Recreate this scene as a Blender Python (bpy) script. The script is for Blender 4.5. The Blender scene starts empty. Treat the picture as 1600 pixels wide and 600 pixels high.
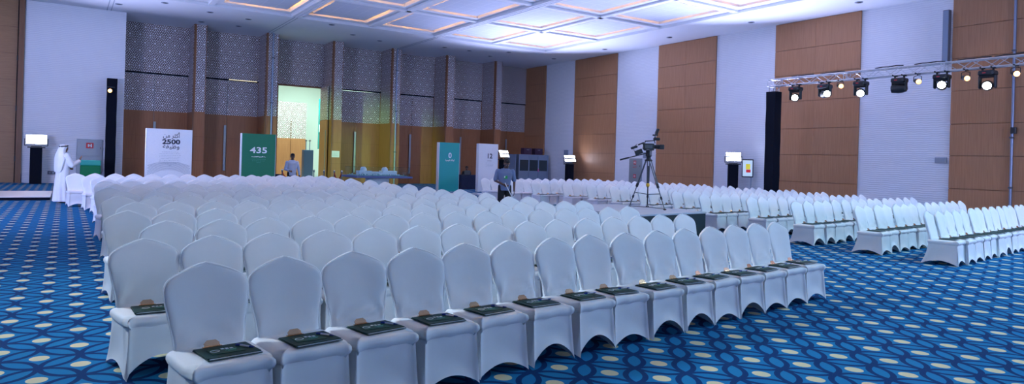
import bpy, math, random
from mathutils import Vector, Matrix, Euler
random.seed(7)
D = bpy.data
S = bpy.context.scene
COL = S.collection
PI = math.pi

# ------------------------------------------------------------------ camera
cam_d = D.cameras.new('camera'); cam = D.objects.new('camera', cam_d); COL.objects.link(cam)
cam_d.sensor_width = 36.0; cam_d.lens = 24.0
YAW = math.radians(33.2); ROLL = math.radians(1.65)
cam.location = (0, 0, 1.6)
cam.matrix_world = Matrix.Translation((0, 0, 1.6)) @ (Matrix.Rotation(-YAW, 4, 'Z') @ Matrix.Rotation(PI/2, 4, 'X') @ Matrix.Rotation(ROLL, 4, 'Z'))
# rise/shift of the lens: horizon sits above the middle of the frame
cam_d.shift_y = -(300-253)/1600*math.cos(0)
cam_d.clip_end = 300
S.camera = cam

# ------------------------------------------------------------------ world, view, large lights
S.view_settings.view_transform = 'Standard'; S.view_settings.look = 'None'
S.view_settings.exposure = 0.13; S.view_settings.gamma = 1.0; S.view_settings.use_curve_mapping = False
w = D.worlds.new('world'); S.world = w; w.use_nodes = True
w.node_tree.nodes['Background'].inputs[0].default_value = (0.42, 0.58, 1.0, 1)
w.node_tree.nodes['Background'].inputs[1].default_value = 0.15

def area(name, loc, target, size, power, color, size_y=None, spread=None):
    l = D.lights.new(name, 'AREA'); l.energy = power; l.color = color
    l.shape = 'RECTANGLE'; l.size = size; l.size_y = size_y or size
    if spread: l.spread = spread
    o = D.objects.new(name, l); COL.objects.link(o); o.location = loc
    o.rotation_euler = (Vector(target)-Vector(loc)).to_track_quat('-Z', 'Y').to_euler()
    return o
def spot(name, loc, target, power, color, angle=60, blend=.6, radius=.12):
    l = D.lights.new(name, 'SPOT'); l.energy = power; l.color = color
    l.spot_size = math.radians(angle); l.spot_blend = blend; l.shadow_soft_size = radius
    o = D.objects.new(name, l); COL.objects.link(o); o.location = loc
    o.rotation_euler = (Vector(target)-Vector(loc)).to_track_quat('-Z', 'Y').to_euler()
    return o
BL = (0.46, 0.54, 1.0)
# unseen lamps added to brighten ceiling and bounce, behind and beside the camera
area('added_uplight', (-7, 16, 2.6), (-3, 23, 8.4), 3.0, 1700, BL)
area('added_uplight', (5, -7, 2.6), (7, -1, 8.4), 3.0, 260, (.42, .58, .92))
area('added_uplight', (23, -3, 2.6), (20, 5, 8.4), 3.0, 1150, BL)
# stage wash from the right, cooler and slightly green
area('stage_light', (16, 2.5, 8.0), (10.5, 7.5, 0), 2.2, 620, (0.42, 0.82, 1.0))
# unseen lamp added for bright chair rims: rakes across the rows from the back
area('back_light', (-5.5, 13.5, 8.1), (4.5, 4.5, .4), 1.6, 240, (0.66, 0.84, 1.0), spread=math.radians(62))
# green tinted beam on the middle doors
spot('beam_light', (-6.0, 22.0, 6.2), (15.6, 40.5, 1.4), 17000, (0.50, 1.0, 0.22), 19, .85)
spot('beam_light', (24.9, 13.2, 4.6), (14.3, 40.5, 1.2), 6000, (0.50, 1.0, 0.22), 12, .9)

# ------------------------------------------------------------------ node helpers
class N:
    """tiny expression helper on math nodes"""
    def __init__(s, nt, sock): s.nt = nt; s.s = sock
    def _m(s, op, *a, clamp=False):
        n = s.nt.nodes.new('ShaderNodeMath'); n.operation = op; n.use_clamp = clamp
        for i, x in enumerate((s,)+a):
            if isinstance(x, N): s.nt.links.new(x.s, n.inputs[i])
            else: n.inputs[i].default_value = x
        return N(s.nt, n.outputs[0])
    def __add__(s, o): return s._m('ADD', o)
    __radd__ = __add__
    def __sub__(s, o): return s._m('SUBTRACT', o)
    def __rsub__(s, o): return s._m('MULTIPLY', -1.0)._m('ADD', o)
    def __mul__(s, o): return s._m('MULTIPLY', o)
    __rmul__ = __mul__
    def __truediv__(s, o): return s._m('DIVIDE', o)
    def abs(s): return s._m('ABSOLUTE')
    def rnd(s): return s._m('ROUND')
    def floor(s): return s._m('FLOOR')
    def sqrt(s): return s._m('SQRT')
    def lt(s, o): return s._m('LESS_THAN', o)
    def gt(s, o): return s._m('GREATER_THAN', o)
    def mn(s, o): return s._m('MINIMUM', o)
    def mx(s, o): return s._m('MAXIMUM', o)
    def sin(s): return s._m('SINE')
    def cos(s): return s._m('COSINE')
    def atan2(s, o): return s._m('ARCTAN2', o)
    def mod(s, o): return s._m('FLOORED_MODULO', o)

def new_mat(name):
    m = D.materials.new(name); m.use_nodes = True
    return m, m.node_tree, m.node_tree.nodes['Principled BSDF']
def mat(name, color, rough=.6, metal=0, emit=None, strength=0, spec=.5, bump=None, var=None):
    m, nt, b = new_mat(name)
    b.inputs['Base Color'].default_value = (*color, 1)
    b.inputs['Roughness'].default_value = rough
    b.inputs['Metallic'].default_value = metal
    b.inputs['Specular IOR Level'].default_value = spec
    if emit: b.inputs['Emission Color'].default_value = (*emit, 1); b.inputs['Emission Strength'].default_value = strength
    tc = nt.nodes.new('ShaderNodeTexCoord')
    nz = nt.nodes.new('ShaderNodeTexNoise'); nz.inputs['Scale'].default_value = (bump or var or (40, .05))[0]
    nt.links.new(tc.outputs['Object'], nz.inputs['Vector'])
    if bump:
        bp = nt.nodes.new('ShaderNodeBump'); bp.inputs['Strength'].default_value = bump[1]; bp.inputs['Distance'].default_value = .02
        nt.links.new(nz.outputs['Fac'], bp.inputs['Height']); nt.links.new(bp.outputs[0], b.inputs['Normal'])
    v = (var or (0, .06))[1]
    mx = nt.nodes.new('ShaderNodeMix'); mx.data_type = 'RGBA'
    mx.inputs[6].default_value = tuple(c*(1-v) for c in color)+(1,)
    mx.inputs[7].default_value = tuple(min(1, c*(1+v)) for c in color)+(1,)
    nt.links.new(nz.outputs['Fac'], mx.inputs[0]); nt.links.new(mx.outputs[2], b.inputs['Base Color'])
    return m
def sep(nt, kind='Object', rot=None):
    tc = nt.nodes.new('ShaderNodeTexCoord')
    if kind == 'pos':
        g = nt.nodes.new('ShaderNodeNewGeometry'); src = g.outputs['Position']
    else: src = tc.outputs[kind]
    x = nt.nodes.new('ShaderNodeSeparateXYZ'); nt.links.new(src, x.inputs[0])
    return [N(nt, x.outputs[i]) for i in range(3)], src
def mixc(nt, fac, a, b):
    m = nt.nodes.new('ShaderNodeMix'); m.data_type = 'RGBA'
    for i, c in ((6, a), (7, b)):
        if isinstance(c, tuple): m.inputs[i].default_value = (*c, 1)
        else: nt.links.new(c, m.inputs[i])
    if isinstance(fac, N): nt.links.new(fac.s, m.inputs[0])
    else: m.inputs[0].default_value = fac
    return m.outputs[2]

# carpet: square lattice of cream dots turned 45 degrees, overlapping navy rings on blue
def thin_cloth():
    m, nt, b = new_mat('thin_edge_cloth')
    b.inputs['Base Color'].default_value = (.90, .91, .93, 1)  # lighter than the chair cloth, with rim light put into the colour
    b.inputs['Roughness'].default_value = .6
    t = nt.nodes.new('ShaderNodeBsdfTranslucent'); t.inputs[0].default_value = (.92, .93, .95, 1)
    mx = nt.nodes.new('ShaderNodeMixShader'); mx.inputs[0].default_value = .5
    nt.links.new(b.outputs[0], mx.inputs[1]); nt.links.new(t.outputs[0], mx.inputs[2])
    nt.links.new(mx.outputs[0], nt.nodes['Material Output'].inputs['Surface'])
    return m
def carpet():
    m, nt, b = new_mat('carpet')
    (x, y, z), src = sep(nt, 'pos')
    nz = nt.nodes.new('ShaderNodeTexNoise'); nz.inputs['Scale'].default_value = 260; nt.links.new(src, nz.inputs['Vector'])
    A, B = .2622, .585
    x = x + (.39-.0); y = y - 8.93
    u = x*(1/A); v = y*(2/B)
    i = (u+v)*.5; j = (u-v)*.5
    fi = (i-i.rnd()).abs(); fj = (j-j.rnd()).abs()
    d0 = (fi*fi+fj*fj).sqrt()
    gi = 1.0-fi; gj = 1.0-fj
    d1 = (gi*gi+fj*fj).sqrt(); d2 = (fi*fi+gj*gj).sqrt(); d3 = (gi*gi+gj*gj).sqrt()
    r = .69
    e = (d0-r).abs().mn((d1-r).abs()).mn((d2-r).abs()).mn((d3-r).abs())
    ring = e.lt(.058)
    # dot is a little longer across the hall
    li = i-i.rnd(); lj = j-j.rnd()
    dx = (li+lj)*A; dy = (li-lj)*(B/2)
    dot = ((dx*(1/.066))._m('POWER', 2.0)+(dy*(1/.072))._m('POWER', 2.0)).lt(1.0)
    c = mixc(nt, N(nt, nz.outputs['Fac']), (.008, .15, .35), (.013, .235, .50))
    c = mixc(nt, ring, c, (.005, .042, .15))
    c = mixc(nt, dot, c, (.72, .66, .42))
    nt.links.new(c, b.inputs['Base Color'])
    b.inputs['Roughness'].default_value = .95; b.inputs['Specular IOR Level'].default_value = .1
    bp = nt.nodes.new('ShaderNodeBump'); bp.inputs['Strength'].default_value = .4; bp.inputs['Distance'].default_value = .01
    nt.links.new(nz.outputs['Fac'], bp.inputs['Height']); nt.links.new(bp.outputs[0], b.inputs['Normal'])
    return m
# white wall covering pressed with wavy horizontal ribs
def ribbed():
    m, nt, b = new_mat('ribbed_white')
    (x, y, z), src = sep(nt, 'pos')
    h = x+y
    zz = z + (h*15.0).sin()*.007 + (h*6.1+z*2.7).sin()*.005
    wv = (zz*(2*PI/.085)).sin()*.5+.5
    c = mixc(nt, wv, (.76, .77, .82), (.85, .86, .89))
    nt.links.new(c, b.inputs['Base Color'])
    bp = nt.nodes.new('ShaderNodeBump'); bp.inputs['Strength'].default_value = .3; bp.inputs['Distance'].default_value = .02
    nt.links.new(wv.s, bp.inputs['Height']); nt.links.new(bp.outputs[0], b.inputs['Normal'])
    b.inputs['Roughness'].default_value = .7; b.inputs['Specular IOR Level'].default_value = .2
    return m
# pierced screen: rosettes of pale openings on brown
def lattice(bright, brown, name):
    m, nt, b = new_mat(name)
    (x, y, z), src = sep(nt, 'pos')
    h = x+y
    P = .47
    def cell(ox, oz):
        # rectangular lattice P x P*sqrt3, two interleaved -> hexagonal
        a = (h-ox)*(1/P); c = (z-oz)*(1/(P*1.7320508))
        return (a-a.rnd())*P, (c-c.rnd())*(P*1.7320508)
    a1, b1 = cell(0, 0); a2, b2 = cell(P/2, P*.8660254)
    r1 = (a1*a1+b1*b1).sqrt(); r2 = (a2*a2+b2*b2).sqrt()
    pick = r1.lt(r2)
    a = a2+(a1-a2)*pick; bb = b2+(b1-b2)*pick
    r = r1.mn(r2)
    th = bb.atan2(a)
    big = r.lt(.060)
    def ringdots(R, n, rad, ph=0):
        st = 2*PI/n
        t = (th+ph)*(1/st); t = (t-t.rnd())*st
        px = r*t.cos()-R; py = r*t.sin()
        return (px*px+py*py).lt(rad*rad)
    s1 = ringdots(.118, 8, .030, 0)
    s2 = ringdots(.190, 12, .033, PI/12)
    s3 = ringdots(.2713, 6, .036, PI/6)
    s4 = ringdots(.235, 6, .016, 0)
    mask = big.mx(s1).mx(s2).mx(s3).mx(s4)
    c = mixc(nt, mask, brown, bright)
    nt.links.new(c, b.inputs['Base Color']); b.inputs['Roughness'].default_value = .6
    return m
def wood(name, c1, c2, vertical=True, scale=1.0, rough=.45):
    m, nt, b = new_mat(name)
    (x, y, z), src = sep(nt, 'pos')
    mp = nt.nodes.new('ShaderNodeMapping'); nt.links.new(src, mp.inputs['Vector'])
    mp.inputs['Scale'].default_value = (14*scale, 14*scale, .5*scale) if vertical else (1.2*scale, 1.2*scale, 22*scale)
    nz = nt.nodes.new('ShaderNodeTexNoise'); nz.inputs['Scale'].default_value = 2.2; nz.inputs['Detail'].default_value = 6
    nt.links.new(mp.outputs[0], nz.inputs['Vector'])
    n2 = nt.nodes.new('ShaderNodeTexNoise'); n2.inputs['Scale'].default_value = .6
    nt.links.new(src, n2.inputs['Vector'])
    f = (N(nt, nz.outputs['Fac'])*1.6-.3)._m('MULTIPLY_ADD', .75, N(nt, n2.outputs['Fac'])*.25)
    nt.links.new(mixc(nt, f, c1, c2), b.inputs['Base Color'])
    b.inputs['Roughness'].default_value = rough; b.inputs['Specular IOR Level'].default_value = .35
    return m

M = {}
M['edge'] = thin_cloth(); M['carpet'] = carpet(); M['ribbed'] = ribbed()
M['lattice'] = lattice((.78, .75, .78), (.11, .058, .050), 'pierced_screen')
M['wood'] = wood('wood_veneer', (.27, .105, .045), (.43, .19, .085))
M['wood_lit'] = wood('lit_wood_veneer', (.36, .165, .075), (.54, .27, .14))  # same veneer with the right wall's stronger light put into its colour
M['wood_side'] = wood('wood_door', (.30, .155, .07), (.44, .24, .115), vertical=False)
M['wood_dark'] = wood('wood_dark', (.17, .075, .036), (.27, .125, .06))
M['ceil'] = mat('ceiling_paint', (.80, .81, .84), .9, var=(1.5, .02))
def tile():
    m, nt, b = new_mat('perforated_tile')
    (x, y, z), src = sep(nt, 'pos')
    def line(c, p, w_): 
        t = c*(1/p); return (t-t.rnd()).abs().lt(w_)
    g = line(x, .62, .014).mx(line(y, .62, .014))
    nt.links.new(mixc(nt, g, (.62, .65, .72), (.80, .81, .85)), b.inputs['Base Color']); b.inputs['Roughness'].default_value = .8
    return m
M['tile'] = tile()
M['warm'] = mat('warm_cove_strip', (1, .8, .5), emit=(1, .46, .07), strength=48)
M['cloth'] = mat('white_stretch_cloth', (.80, .81, .83), .62, spec=.3, bump=(9, .08), var=(3, .02))
for _n in M['cloth'].node_tree.nodes:
    if _n.type == 'BSDF_PRINCIPLED': _n.inputs['Sheen Weight'].default_value = .2; _n.inputs['Sheen Roughness'].default_value = .35
M['cloth_far'] = M['cloth']
M['steel'] = mat('brushed_steel', (.34, .37, .40), .5, .7)
M['channel'] = mat('anodised_channel', (.26, .31, .42), .4, .6)
M['alu'] = mat('aluminium_tube', (.62, .64, .68), .35, .7)
M['tri'] = mat('dark_tripod_metal', (.13, .14, .16), .35, .7)
M['black'] = mat('black_fabric', (.006, .008, .016), .9, spec=.15)
M['blackp'] = mat('black_plastic', (.016, .018, .022), .4)
M['dgrey'] = mat('dark_grey_metal', (.10, .11, .13), .5)
M['grey'] = mat('grey_paint', (.30, .34, .40), .5)
M['gbox'] = mat('blue_grey_paint', (.22, .28, .38), .5)
M['white'] = mat('white_board', (.74, .76, .80), .5)
M['green'] = mat('green_print', (.004, .17, .085), .5)
M['teal'] = mat('teal_print', (.006, .34, .33), .45)
M['ink'] = mat('dark_ink', (.03, .035, .06), .6)
M['inkl'] = mat('light_ink', (.80, .82, .86), .6)
M['inkg'] = mat('pale_green_ink', (.12, .42, .33), .6)
M['red'] = mat('red_sign', (.62, .02, .03), .5)
M['led'] = mat('led_face', (1, 1, 1), emit=(.72, .78, 1), strength=26)
M['lensw'] = mat('white_lamp_lens', (1, 1, 1), emit=(.86, 1, .98), strength=40)
M['lensy'] = mat('amber_lamp_lens', (1, .9, .7), emit=(1, .50, .14), strength=3.2)
M['lensd'] = mat('dark_lens', (.02, .02, .04), .08)
M['skin'] = mat('skin', (.20, .105, .07), .6)
M['skin_dark'] = mat('dark_skin', (.13, .066, .045), .6)
M['hair'] = mat('black_hair', (.008, .007, .007), .7)
M['thobe'] = mat('white_robe_cloth', (.76, .76, .78), .8, bump=(6, .25))
M['shirt'] = mat('slate_blue_shirt_cloth', (.16, .21, .36), .85, bump=(12, .2))
M['shirtl'] = mat('light_blue_shirt_cloth', (.55, .62, .80), .85, bump=(12, .2))
M['trouser'] = mat('black_trouser_cloth', (.010, .011, .014), .9)
M['navy'] = mat('navy_table_cloth', (.006, .012, .04), .9)
M['plat'] = mat('grey_stage_top', (.42, .48, .56), .6, var=(3, .08))
M['platf'] = mat('dark_green_stage_skirt', (.016, .032, .040), .8)
M['stagew'] = mat('cream_stage_floor', (.80, .76, .72), .5)
M['folder'] = mat('dark_green_cover', (.006, .040, .034), .5, spec=.2)
M['booklet'] = mat('green_leaflet', (.010, .065, .036), .45, spec=.2)
M['paper'] = mat('paper_edge', (.36, .41, .47), .5)
M['pen'] = mat('blue_pen_plastic', (.01, .04, .30), .3)
M['penw'] = mat('white_pen_plastic', (.7, .72, .8), .3)
M['clip'] = mat('copper_metal', (.72, .44, .25), .16, .95)
M['brass'] = mat('polished_chrome', (.75, .70, .62), .2, .9)
M['rope'] = mat('red_velvet_rope', (.35, .006, .012), .9)
M['foyerw'] = mat('foyer_white', (.78, .84, .82), .7)
M['glassp'] = None
def glass():
    m, nt, b = new_mat('clear_acrylic')
    b.inputs['Base Color'].default_value = (.90, .97, 1, 1); b.inputs['Roughness'].default_value = .03
    b.inputs['Transmission Weight'].default_value = 1; b.inputs['IOR'].default_value = 1.12
    return m
M['glassp'] = glass()
M['model'] = mat('white_model_card', (.70, .86, .90), .6)
M['modelg'] = mat('model_ground', (.18, .42, .45), .6)
M['modelb'] = mat('blue_table_edge', (.05, .08, .22), .4)
M['screenb'] = mat('lit_screen_white', (.6, .7, .75), emit=(.55, .75, .85), strength=.45)
M['screeny'] = mat('lit_screen_yellow', (.7, .6, .05), emit=(.7, .62, .03), strength=.45)
M['screenr'] = mat('lit_screen_red', (.6, .03, .03), emit=(.55, .02, .03), strength=.45)
M['greenp'] = mat('green_panel_gloss', (.0, .22, .07), .25)
M['tealp'] = mat('pale_teal_panel_gloss', (.05, .50, .40), .25)
M['yellow'] = mat('yellow_plastic', (.75, .45, .03), .5)
M['boothg'] = mat('booth_window_glass', (.045, .06, .07), .12)
M['pink'] = mat('pink_plastic', (.6, .12, .35), .5)
M['socket'] = mat('dark_socket_plate', (.12, .12, .16), .5)

# ------------------------------------------------------------------ mesh helpers
class MB:
    def __init__(s): s.v = []; s.f = []; s.mi = []; s.sm = []; s.mats = []
    def mid(s, m):
        if m is None: return 0
        if m not in s.mats: s.mats.append(m)
        return s.mats.index(m)
    def add(s, vs, fs, m=None, smooth=False, T=None):
        o = len(s.v)
        for p in vs:
            p = Vector(p)
            if T is not None: p = T @ p
            s.v.append(tuple(p))
        k = s.mid(m)
        for f in fs: s.f.append([o+i for i in f]); s.mi.append(k); s.sm.append(smooth)
        return s
    def box(s, c, d, m=None, T=None, bev=0):
        x, y, z = (t/2 for t in d)
        if bev <= 0:
            vs = [(c[0]+a*x, c[1]+b*y, c[2]+e*z) for a in (-1, 1) for b in (-1, 1) for e in (-1, 1)]
            fs = [(0, 1, 3, 2), (4, 6, 7, 5), (0, 4, 5, 1), (2, 3, 7, 6), (0, 2, 6, 4), (1, 5, 7, 3)]
            return s.add(vs, fs, m, False, T)
        # bevelled on all edges: 24 vertices
        bev = min(bev, x*.9, y*.9, z*.9)
        vs = []; idx = {}
        for a in (-1, 1):
            for b in (-1, 1):
                for e in (-1, 1):
                    for ax in range(3):
                        q = [a*(x-bev), b*(y-bev), e*(z-bev)]
                        q[ax] = (a*x, b*y, e*z)[ax]
                        idx[(a, b, e, ax)] = len(vs); vs.append((c[0]+q[0], c[1]+q[1], c[2]+q[2]))
        fs = []
        for sg in (-1, 1):
            fs.append([idx[(sg, b, e, 0)] for b, e in ((-1, -1), (1, -1), (1, 1), (-1, 1))][::sg])
            fs.append([idx[(a, sg, e, 1)] for a, e in ((-1, -1), (-1, 1), (1, 1), (1, -1))][::sg])
            fs.append([idx[(a, b, sg, 2)] for a, b in ((-1, -1), (1, -1), (1, 1), (-1, 1))][::sg])
        for a in (-1, 1):
            for b in (-1, 1):
                fs.append([idx[(a, b, -1, 0)], idx[(a, b, 1, 0)], idx[(a, b, 1, 1)], idx[(a, b, -1, 1)]][::-a*b])
                fs.append([idx[(a, -1, b, 0)], idx[(a, -1, b, 2)], idx[(a, 1, b, 2)], idx[(a, 1, b, 0)]][::-a*b])
                fs.append([idx[(-1, a, b, 1)], idx[(1, a, b, 1)], idx[(1, a, b, 2)], idx[(-1, a, b, 2)]][::-a*b])
                for e in (-1, 1):
                    fs.append([idx[(a, b, e, 0)], idx[(a, b, e, 1)], idx[(a, b, e, 2)]][::a*b*e])
        return s.add(vs, fs, m, False, T)
    def tube(s, p0, p1, r0, r1=None, n=10, m=None, caps=True, smooth=True):
        r1 = r0 if r1 is None else r1
        p0, p1 = Vector(p0), Vector(p1)
        q = (p1-p0).to_track_quat('Z', 'Y') if (p1-p0).length > 1e-6 else Euler((0, 0, 0)).to_quaternion()
        vs = []
        for p, r in ((p0, r0), (p1, r1)):
            for i in range(n):
                a = 2*PI*i/n; vs.append(p+q@Vector((math.cos(a)*r, math.sin(a)*r, 0)))
        s.add(vs, [(i, (i+1) % n, n+(i+1) % n, n+i) for i in range(n)], m, smooth)
        if caps: s.add(vs, [list(range(n))[::-1], list(range(n, 2*n))], m, False)
        return s
    def path(s, pts, r, n=8, m=None):
        for a, b in zip(pts, pts[1:]): s.tube(a, b, r, r, n, m)
        for p in pts[1:-1]: s.ball(p, (r, r, r), 8, 5, m)
        return s
    def lathe(s, prof, n=20, m=None, T=None, smooth=True):
        vs = []; fs = []
        for r, z in prof:
            for i in range(n):
                a = 2*PI*i/n; vs.append((math.cos(a)*r, math.sin(a)*r, z))
        for k in range(len(prof)-1):
            for i in range(n): fs.append((k*n+i, k*n+(i+1) % n, (k+1)*n+(i+1) % n, (k+1)*n+i))
        fs.append(list(range(n))[::-1]); fs.append([(len(prof)-1)*n+i for i in range(n)])
        return s.add(vs, fs, m, smooth, T)
    def ball(s, c, r, nu=14, nv=9, m=None, T=None):
        vs = [(c[0], c[1], c[2]-r[2])]
        for j in range(1, nv):
            t = -PI/2+PI*j/nv
            for i in range(nu):
                a = 2*PI*i/nu; vs.append((c[0]+r[0]*math.cos(t)*math.cos(a), c[1]+r[1]*math.cos(t)*math.sin(a), c[2]+r[2]*math.sin(t)))
        vs.append((c[0], c[1], c[2]+r[2])); L = len(vs)-1
        fs = [(0, 1+(i+1) % nu, 1+i) for i in range(nu)]
        for j in range(nv-2):
            for i in range(nu): fs.append((1+j*nu+i, 1+j*nu+(i+1) % nu, 1+(j+1)*nu+(i+1) % nu, 1+(j+1)*nu+i))
        fs += [(L, 1+(nv-2)*nu+i, 1+(nv-2)*nu+(i+1) % nu) for i in range(nu)]
        return s.add(vs, fs, m, True, T)
    def limb(s, p0, p1, r0, r1, m=None, n=14):
        p0, p1 = Vector(p0), Vector(p1)
        s.tube(p0, p1, r0, r1, n, m); s.ball(p0, (r0,)*3, n, 8, m); s.ball(p1, (r1,)*3, n, 8, m); return s
    def prism(s, poly, z0, z1, m=None, T=None):
        n = len(poly)
        vs = [(x, y, z0) for x, y in poly]+[(x, y, z1) for x, y in poly]
        fs = [list(range(n))[::-1], list(range(n, 2*n))]+[(i, (i+1) % n, n+(i+1) % n, n+i) for i in range(n)]
        return s.add(vs, fs, m, False, T)
    def grid(s, rows, m=None, closed=False, smooth=True):
        n = len(rows[0]); vs = [p for r in rows for p in r]; fs = []
        for k in range(len(rows)-1):
            for i in range(n if closed else n-1):
                fs.append((k*n+i, k*n+(i+1) % n, (k+1)*n+(i+1) % n, (k+1)*n+i))
        return s.add(vs, fs, m, smooth)
    def mesh(s, name):
        me = D.meshes.new(name); me.from_pydata(s.v, [], s.f)
        for m in s.mats: me.materials.append(m)
        me.polygons.foreach_set('material_index', s.mi); me.polygons.foreach_set('use_smooth', s.sm)
        me.update(); return me
    def obj(s, name, parent=None, loc=(0, 0, 0), rz=0, remesh=None, smooth_it=0):
        o = D.objects.new(name, s.mesh(name)); COL.objects.link(o)
        if remesh:
            md = o.modifiers.new('r', 'REMESH'); md.mode = 'VOXEL'; md.voxel_size = remesh; md.use_smooth_shade = True
            if smooth_it:
                sm_ = o.modifiers.new('s', 'SMOOTH'); sm_.iterations = smooth_it; sm_.factor = .5
            dg = bpy.context.evaluated_depsgraph_get()
            me = D.meshes.new_from_object(o.evaluated_get(dg)); me.name = name
            o.modifiers.clear(); o.data = me
            if not me.materials and s.mats: me.materials.append(s.mats[0])
        if parent: o.parent = parent
        o.location = loc; o.rotation_euler = (0, 0, rz)
        return o
def tag(o, label=None, cat=None, group=None, kind=None):
    if label: o['label'] = label
    if cat: o['category'] = cat
    if group: o['group'] = group
    if kind: o['kind'] = kind
    return o
def empty(name, loc, label=None, cat=None, group=None, rz=0):
    o = D.objects.new(name, None); COL.objects.link(o); o.location = loc; o.rotation_euler = (0, 0, rz)
    return tag(o, label, cat, group)
def struct(mb, name, parent=None):
    o = mb.obj(name, parent); o['kind'] = 'structure'; return o
def text(body, size, m, parent, T, name='lettering', bold=0, align='CENTER', width=None):
    c = D.curves.new(name, 'FONT'); c.body = body; c.size = size; c.align_x = align; c.extrude = .002; c.offset = bold
    c.resolution_u = 3
    o = D.objects.new(name, c); COL.objects.link(o)
    dg = bpy.context.evaluated_depsgraph_get(); me = D.meshes.new_from_object(o.evaluated_get(dg))
    D.objects.remove(o); me.materials.clear(); me.materials.append(m)
    if width:
        xs = [v.co.x for v in me.vertices]; k = width/(max(xs)-min(xs)); me.transform(Matrix.Diagonal((k, 1, 1, 1)))
    me.transform(T); me.name = name
    o = D.objects.new(name, me); COL.objects.link(o); o.parent = parent; return o
UP = Matrix(((1, 0, 0, 0), (0, 0, -1, 0), (0, 1, 0, 0), (0, 0, 0, 1)))   # text plane -> facing -Y
ORD = ['zeroth', 'first', 'second', 'third', 'fourth', 'fifth', 'sixth', 'seventh', 'eighth', 'ninth', 'tenth', 'eleventh', 'twelfth',
       'thirteenth', 'fourteenth', 'fifteenth', 'sixteenth', 'seventeenth', 'eighteenth', 'nineteenth', 'twentieth']

# ------------------------------------------------------------------ the hall
H = 8.36
XW = 27.8
b = MB(); b.box((10, 16, -.05), (60, 70, .1), M['carpet']); struct(b, 'floor')

# right wall with projecting veneered bays
b = MB(); b.box((XW+.15, 14, H/2+.2), (.3, 54, H+.4), M['ribbed']); struct(b, 'wall_right')
bays = [(38.4, 41.0), (31.1, 35.15), (23.6, 27.65), (16.0, 20.1), (8.4, 12.45), (.8, 4.9), (-6.8, -2.7)]
for k, (y0, y1) in enumerate(bays):
    b = MB(); b.box((XW-.02, (y0+y1)/2, H/2), (.04, y1-y0-.01, H-.004), M['wood_dark'])
    zs = [0.02, 1.08, 2.3, 3.48, 4.72, 5.93, 7.1, H-.01]
    ys = [y0, y0+(y1-y0)*.5, y1] if y1-y0 > 3 else [y0, y1]
    for z0, z1 in zip(zs, zs[1:]):
        for a0, a1 in zip(ys, ys[1:]):
            b.box((XW-.055, (a0+a1)/2, (z0+z1)/2), (.05, a1-a0-(.006 if len(ys) > 2 else .0), z1-z0-.018), M['wood_lit'])
    struct(b, 'trim_%d' % (k+1))

# left white wall, ending in a corner that steps back to the lattice wall
b = MB()
b.box((.34, 39.9, H/2+.2), (4.0, 3.0, H+.4), M['ribbed'])
struct(b, 'wall_left')
b = MB(); b.box((-1.78, 38.30, H/2), (.20, .18, H), M['wood_dark']); struct(b, 'trim_8')
b = MB()
b.box((-4.5, 38.55, H/2), (5.3, .1, H), M['wood_side'])
for z in (2.3, 3.5, 4.7, 5.9, 7.1): b.box((-4.5, 38.495, z), (5.3, .012, .015), M['wood_dark'])
b.box((-1.93, 38.49, H/2), (.03, .03, H), M['black'])
for z in (1.1, 3.4, 5.7): b.box((-1.93, 38.47, z), (.05, .04, .22), M['blackp'])
d1 = struct(b, 'door_1')

# back wall: recessed bays with folding doors, pilasters between
REC = 40.8; PF = 39.15; ZL = 3.76; ZH = 5.76
b = MB(); b.box((12.5, REC+.45, H/2+.2), (.001, .001, .001), M['wood'])
pil = [(5.52, 6.12), (9.18, 9.84), (12.94, 13.56), (16.62, 17.24), (20.38, 21.0), (24.06, 24.62)]
edges = [(2.34, 5.52)]+[(pil[i][1], pil[i+1][0]) for i in range(5)]+[(24.62, XW)]
b = MB()
OP = (10.30, 12.86)      # open doorway in the third bay
for k, (x0, x1) in enumerate(edges):
    cx = (x0+x1)/2; wd = x1-x0
    b.box((cx, REC+.15, (ZH+H)/2+.1), (wd, .3, H-ZH+.2), M['lattice'])       # fixed screen over the doors
wl = struct(b, 'wall_back')
hn = 0
for k, (x0, x1) in enumerate(pil):
    b = MB(); b.box(((x0+x1)/2, (PF+REC+.3)/2, H/2), (x1-x0, REC+.3-PF, H-.002), M['wood'])
    for (c, d) in (((((x0+x1)/2)+.04, PF-.012, (ZL+H)/2), (x1-x0-.14, .024, H-ZL-.01)),):
        b.box(c, d, M['lattice'])
    b.box((x0-.008, (PF+.06+REC)/2, (ZL+H)/2), (.016, REC-PF-.2, H-ZL-.01), M['lattice'])
    for z in (1.2, 2.45): b.box(((x0+x1)/2, PF-.002, z), (x1-x0, .006, .014), M['wood_dark'])
    b.box((x0+.03, PF-.02, H/2), (.06, .05, H-.01), M['wood_dark'])
    struct(b, 'trim_%d' % (9+k))
dn = 2
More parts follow.
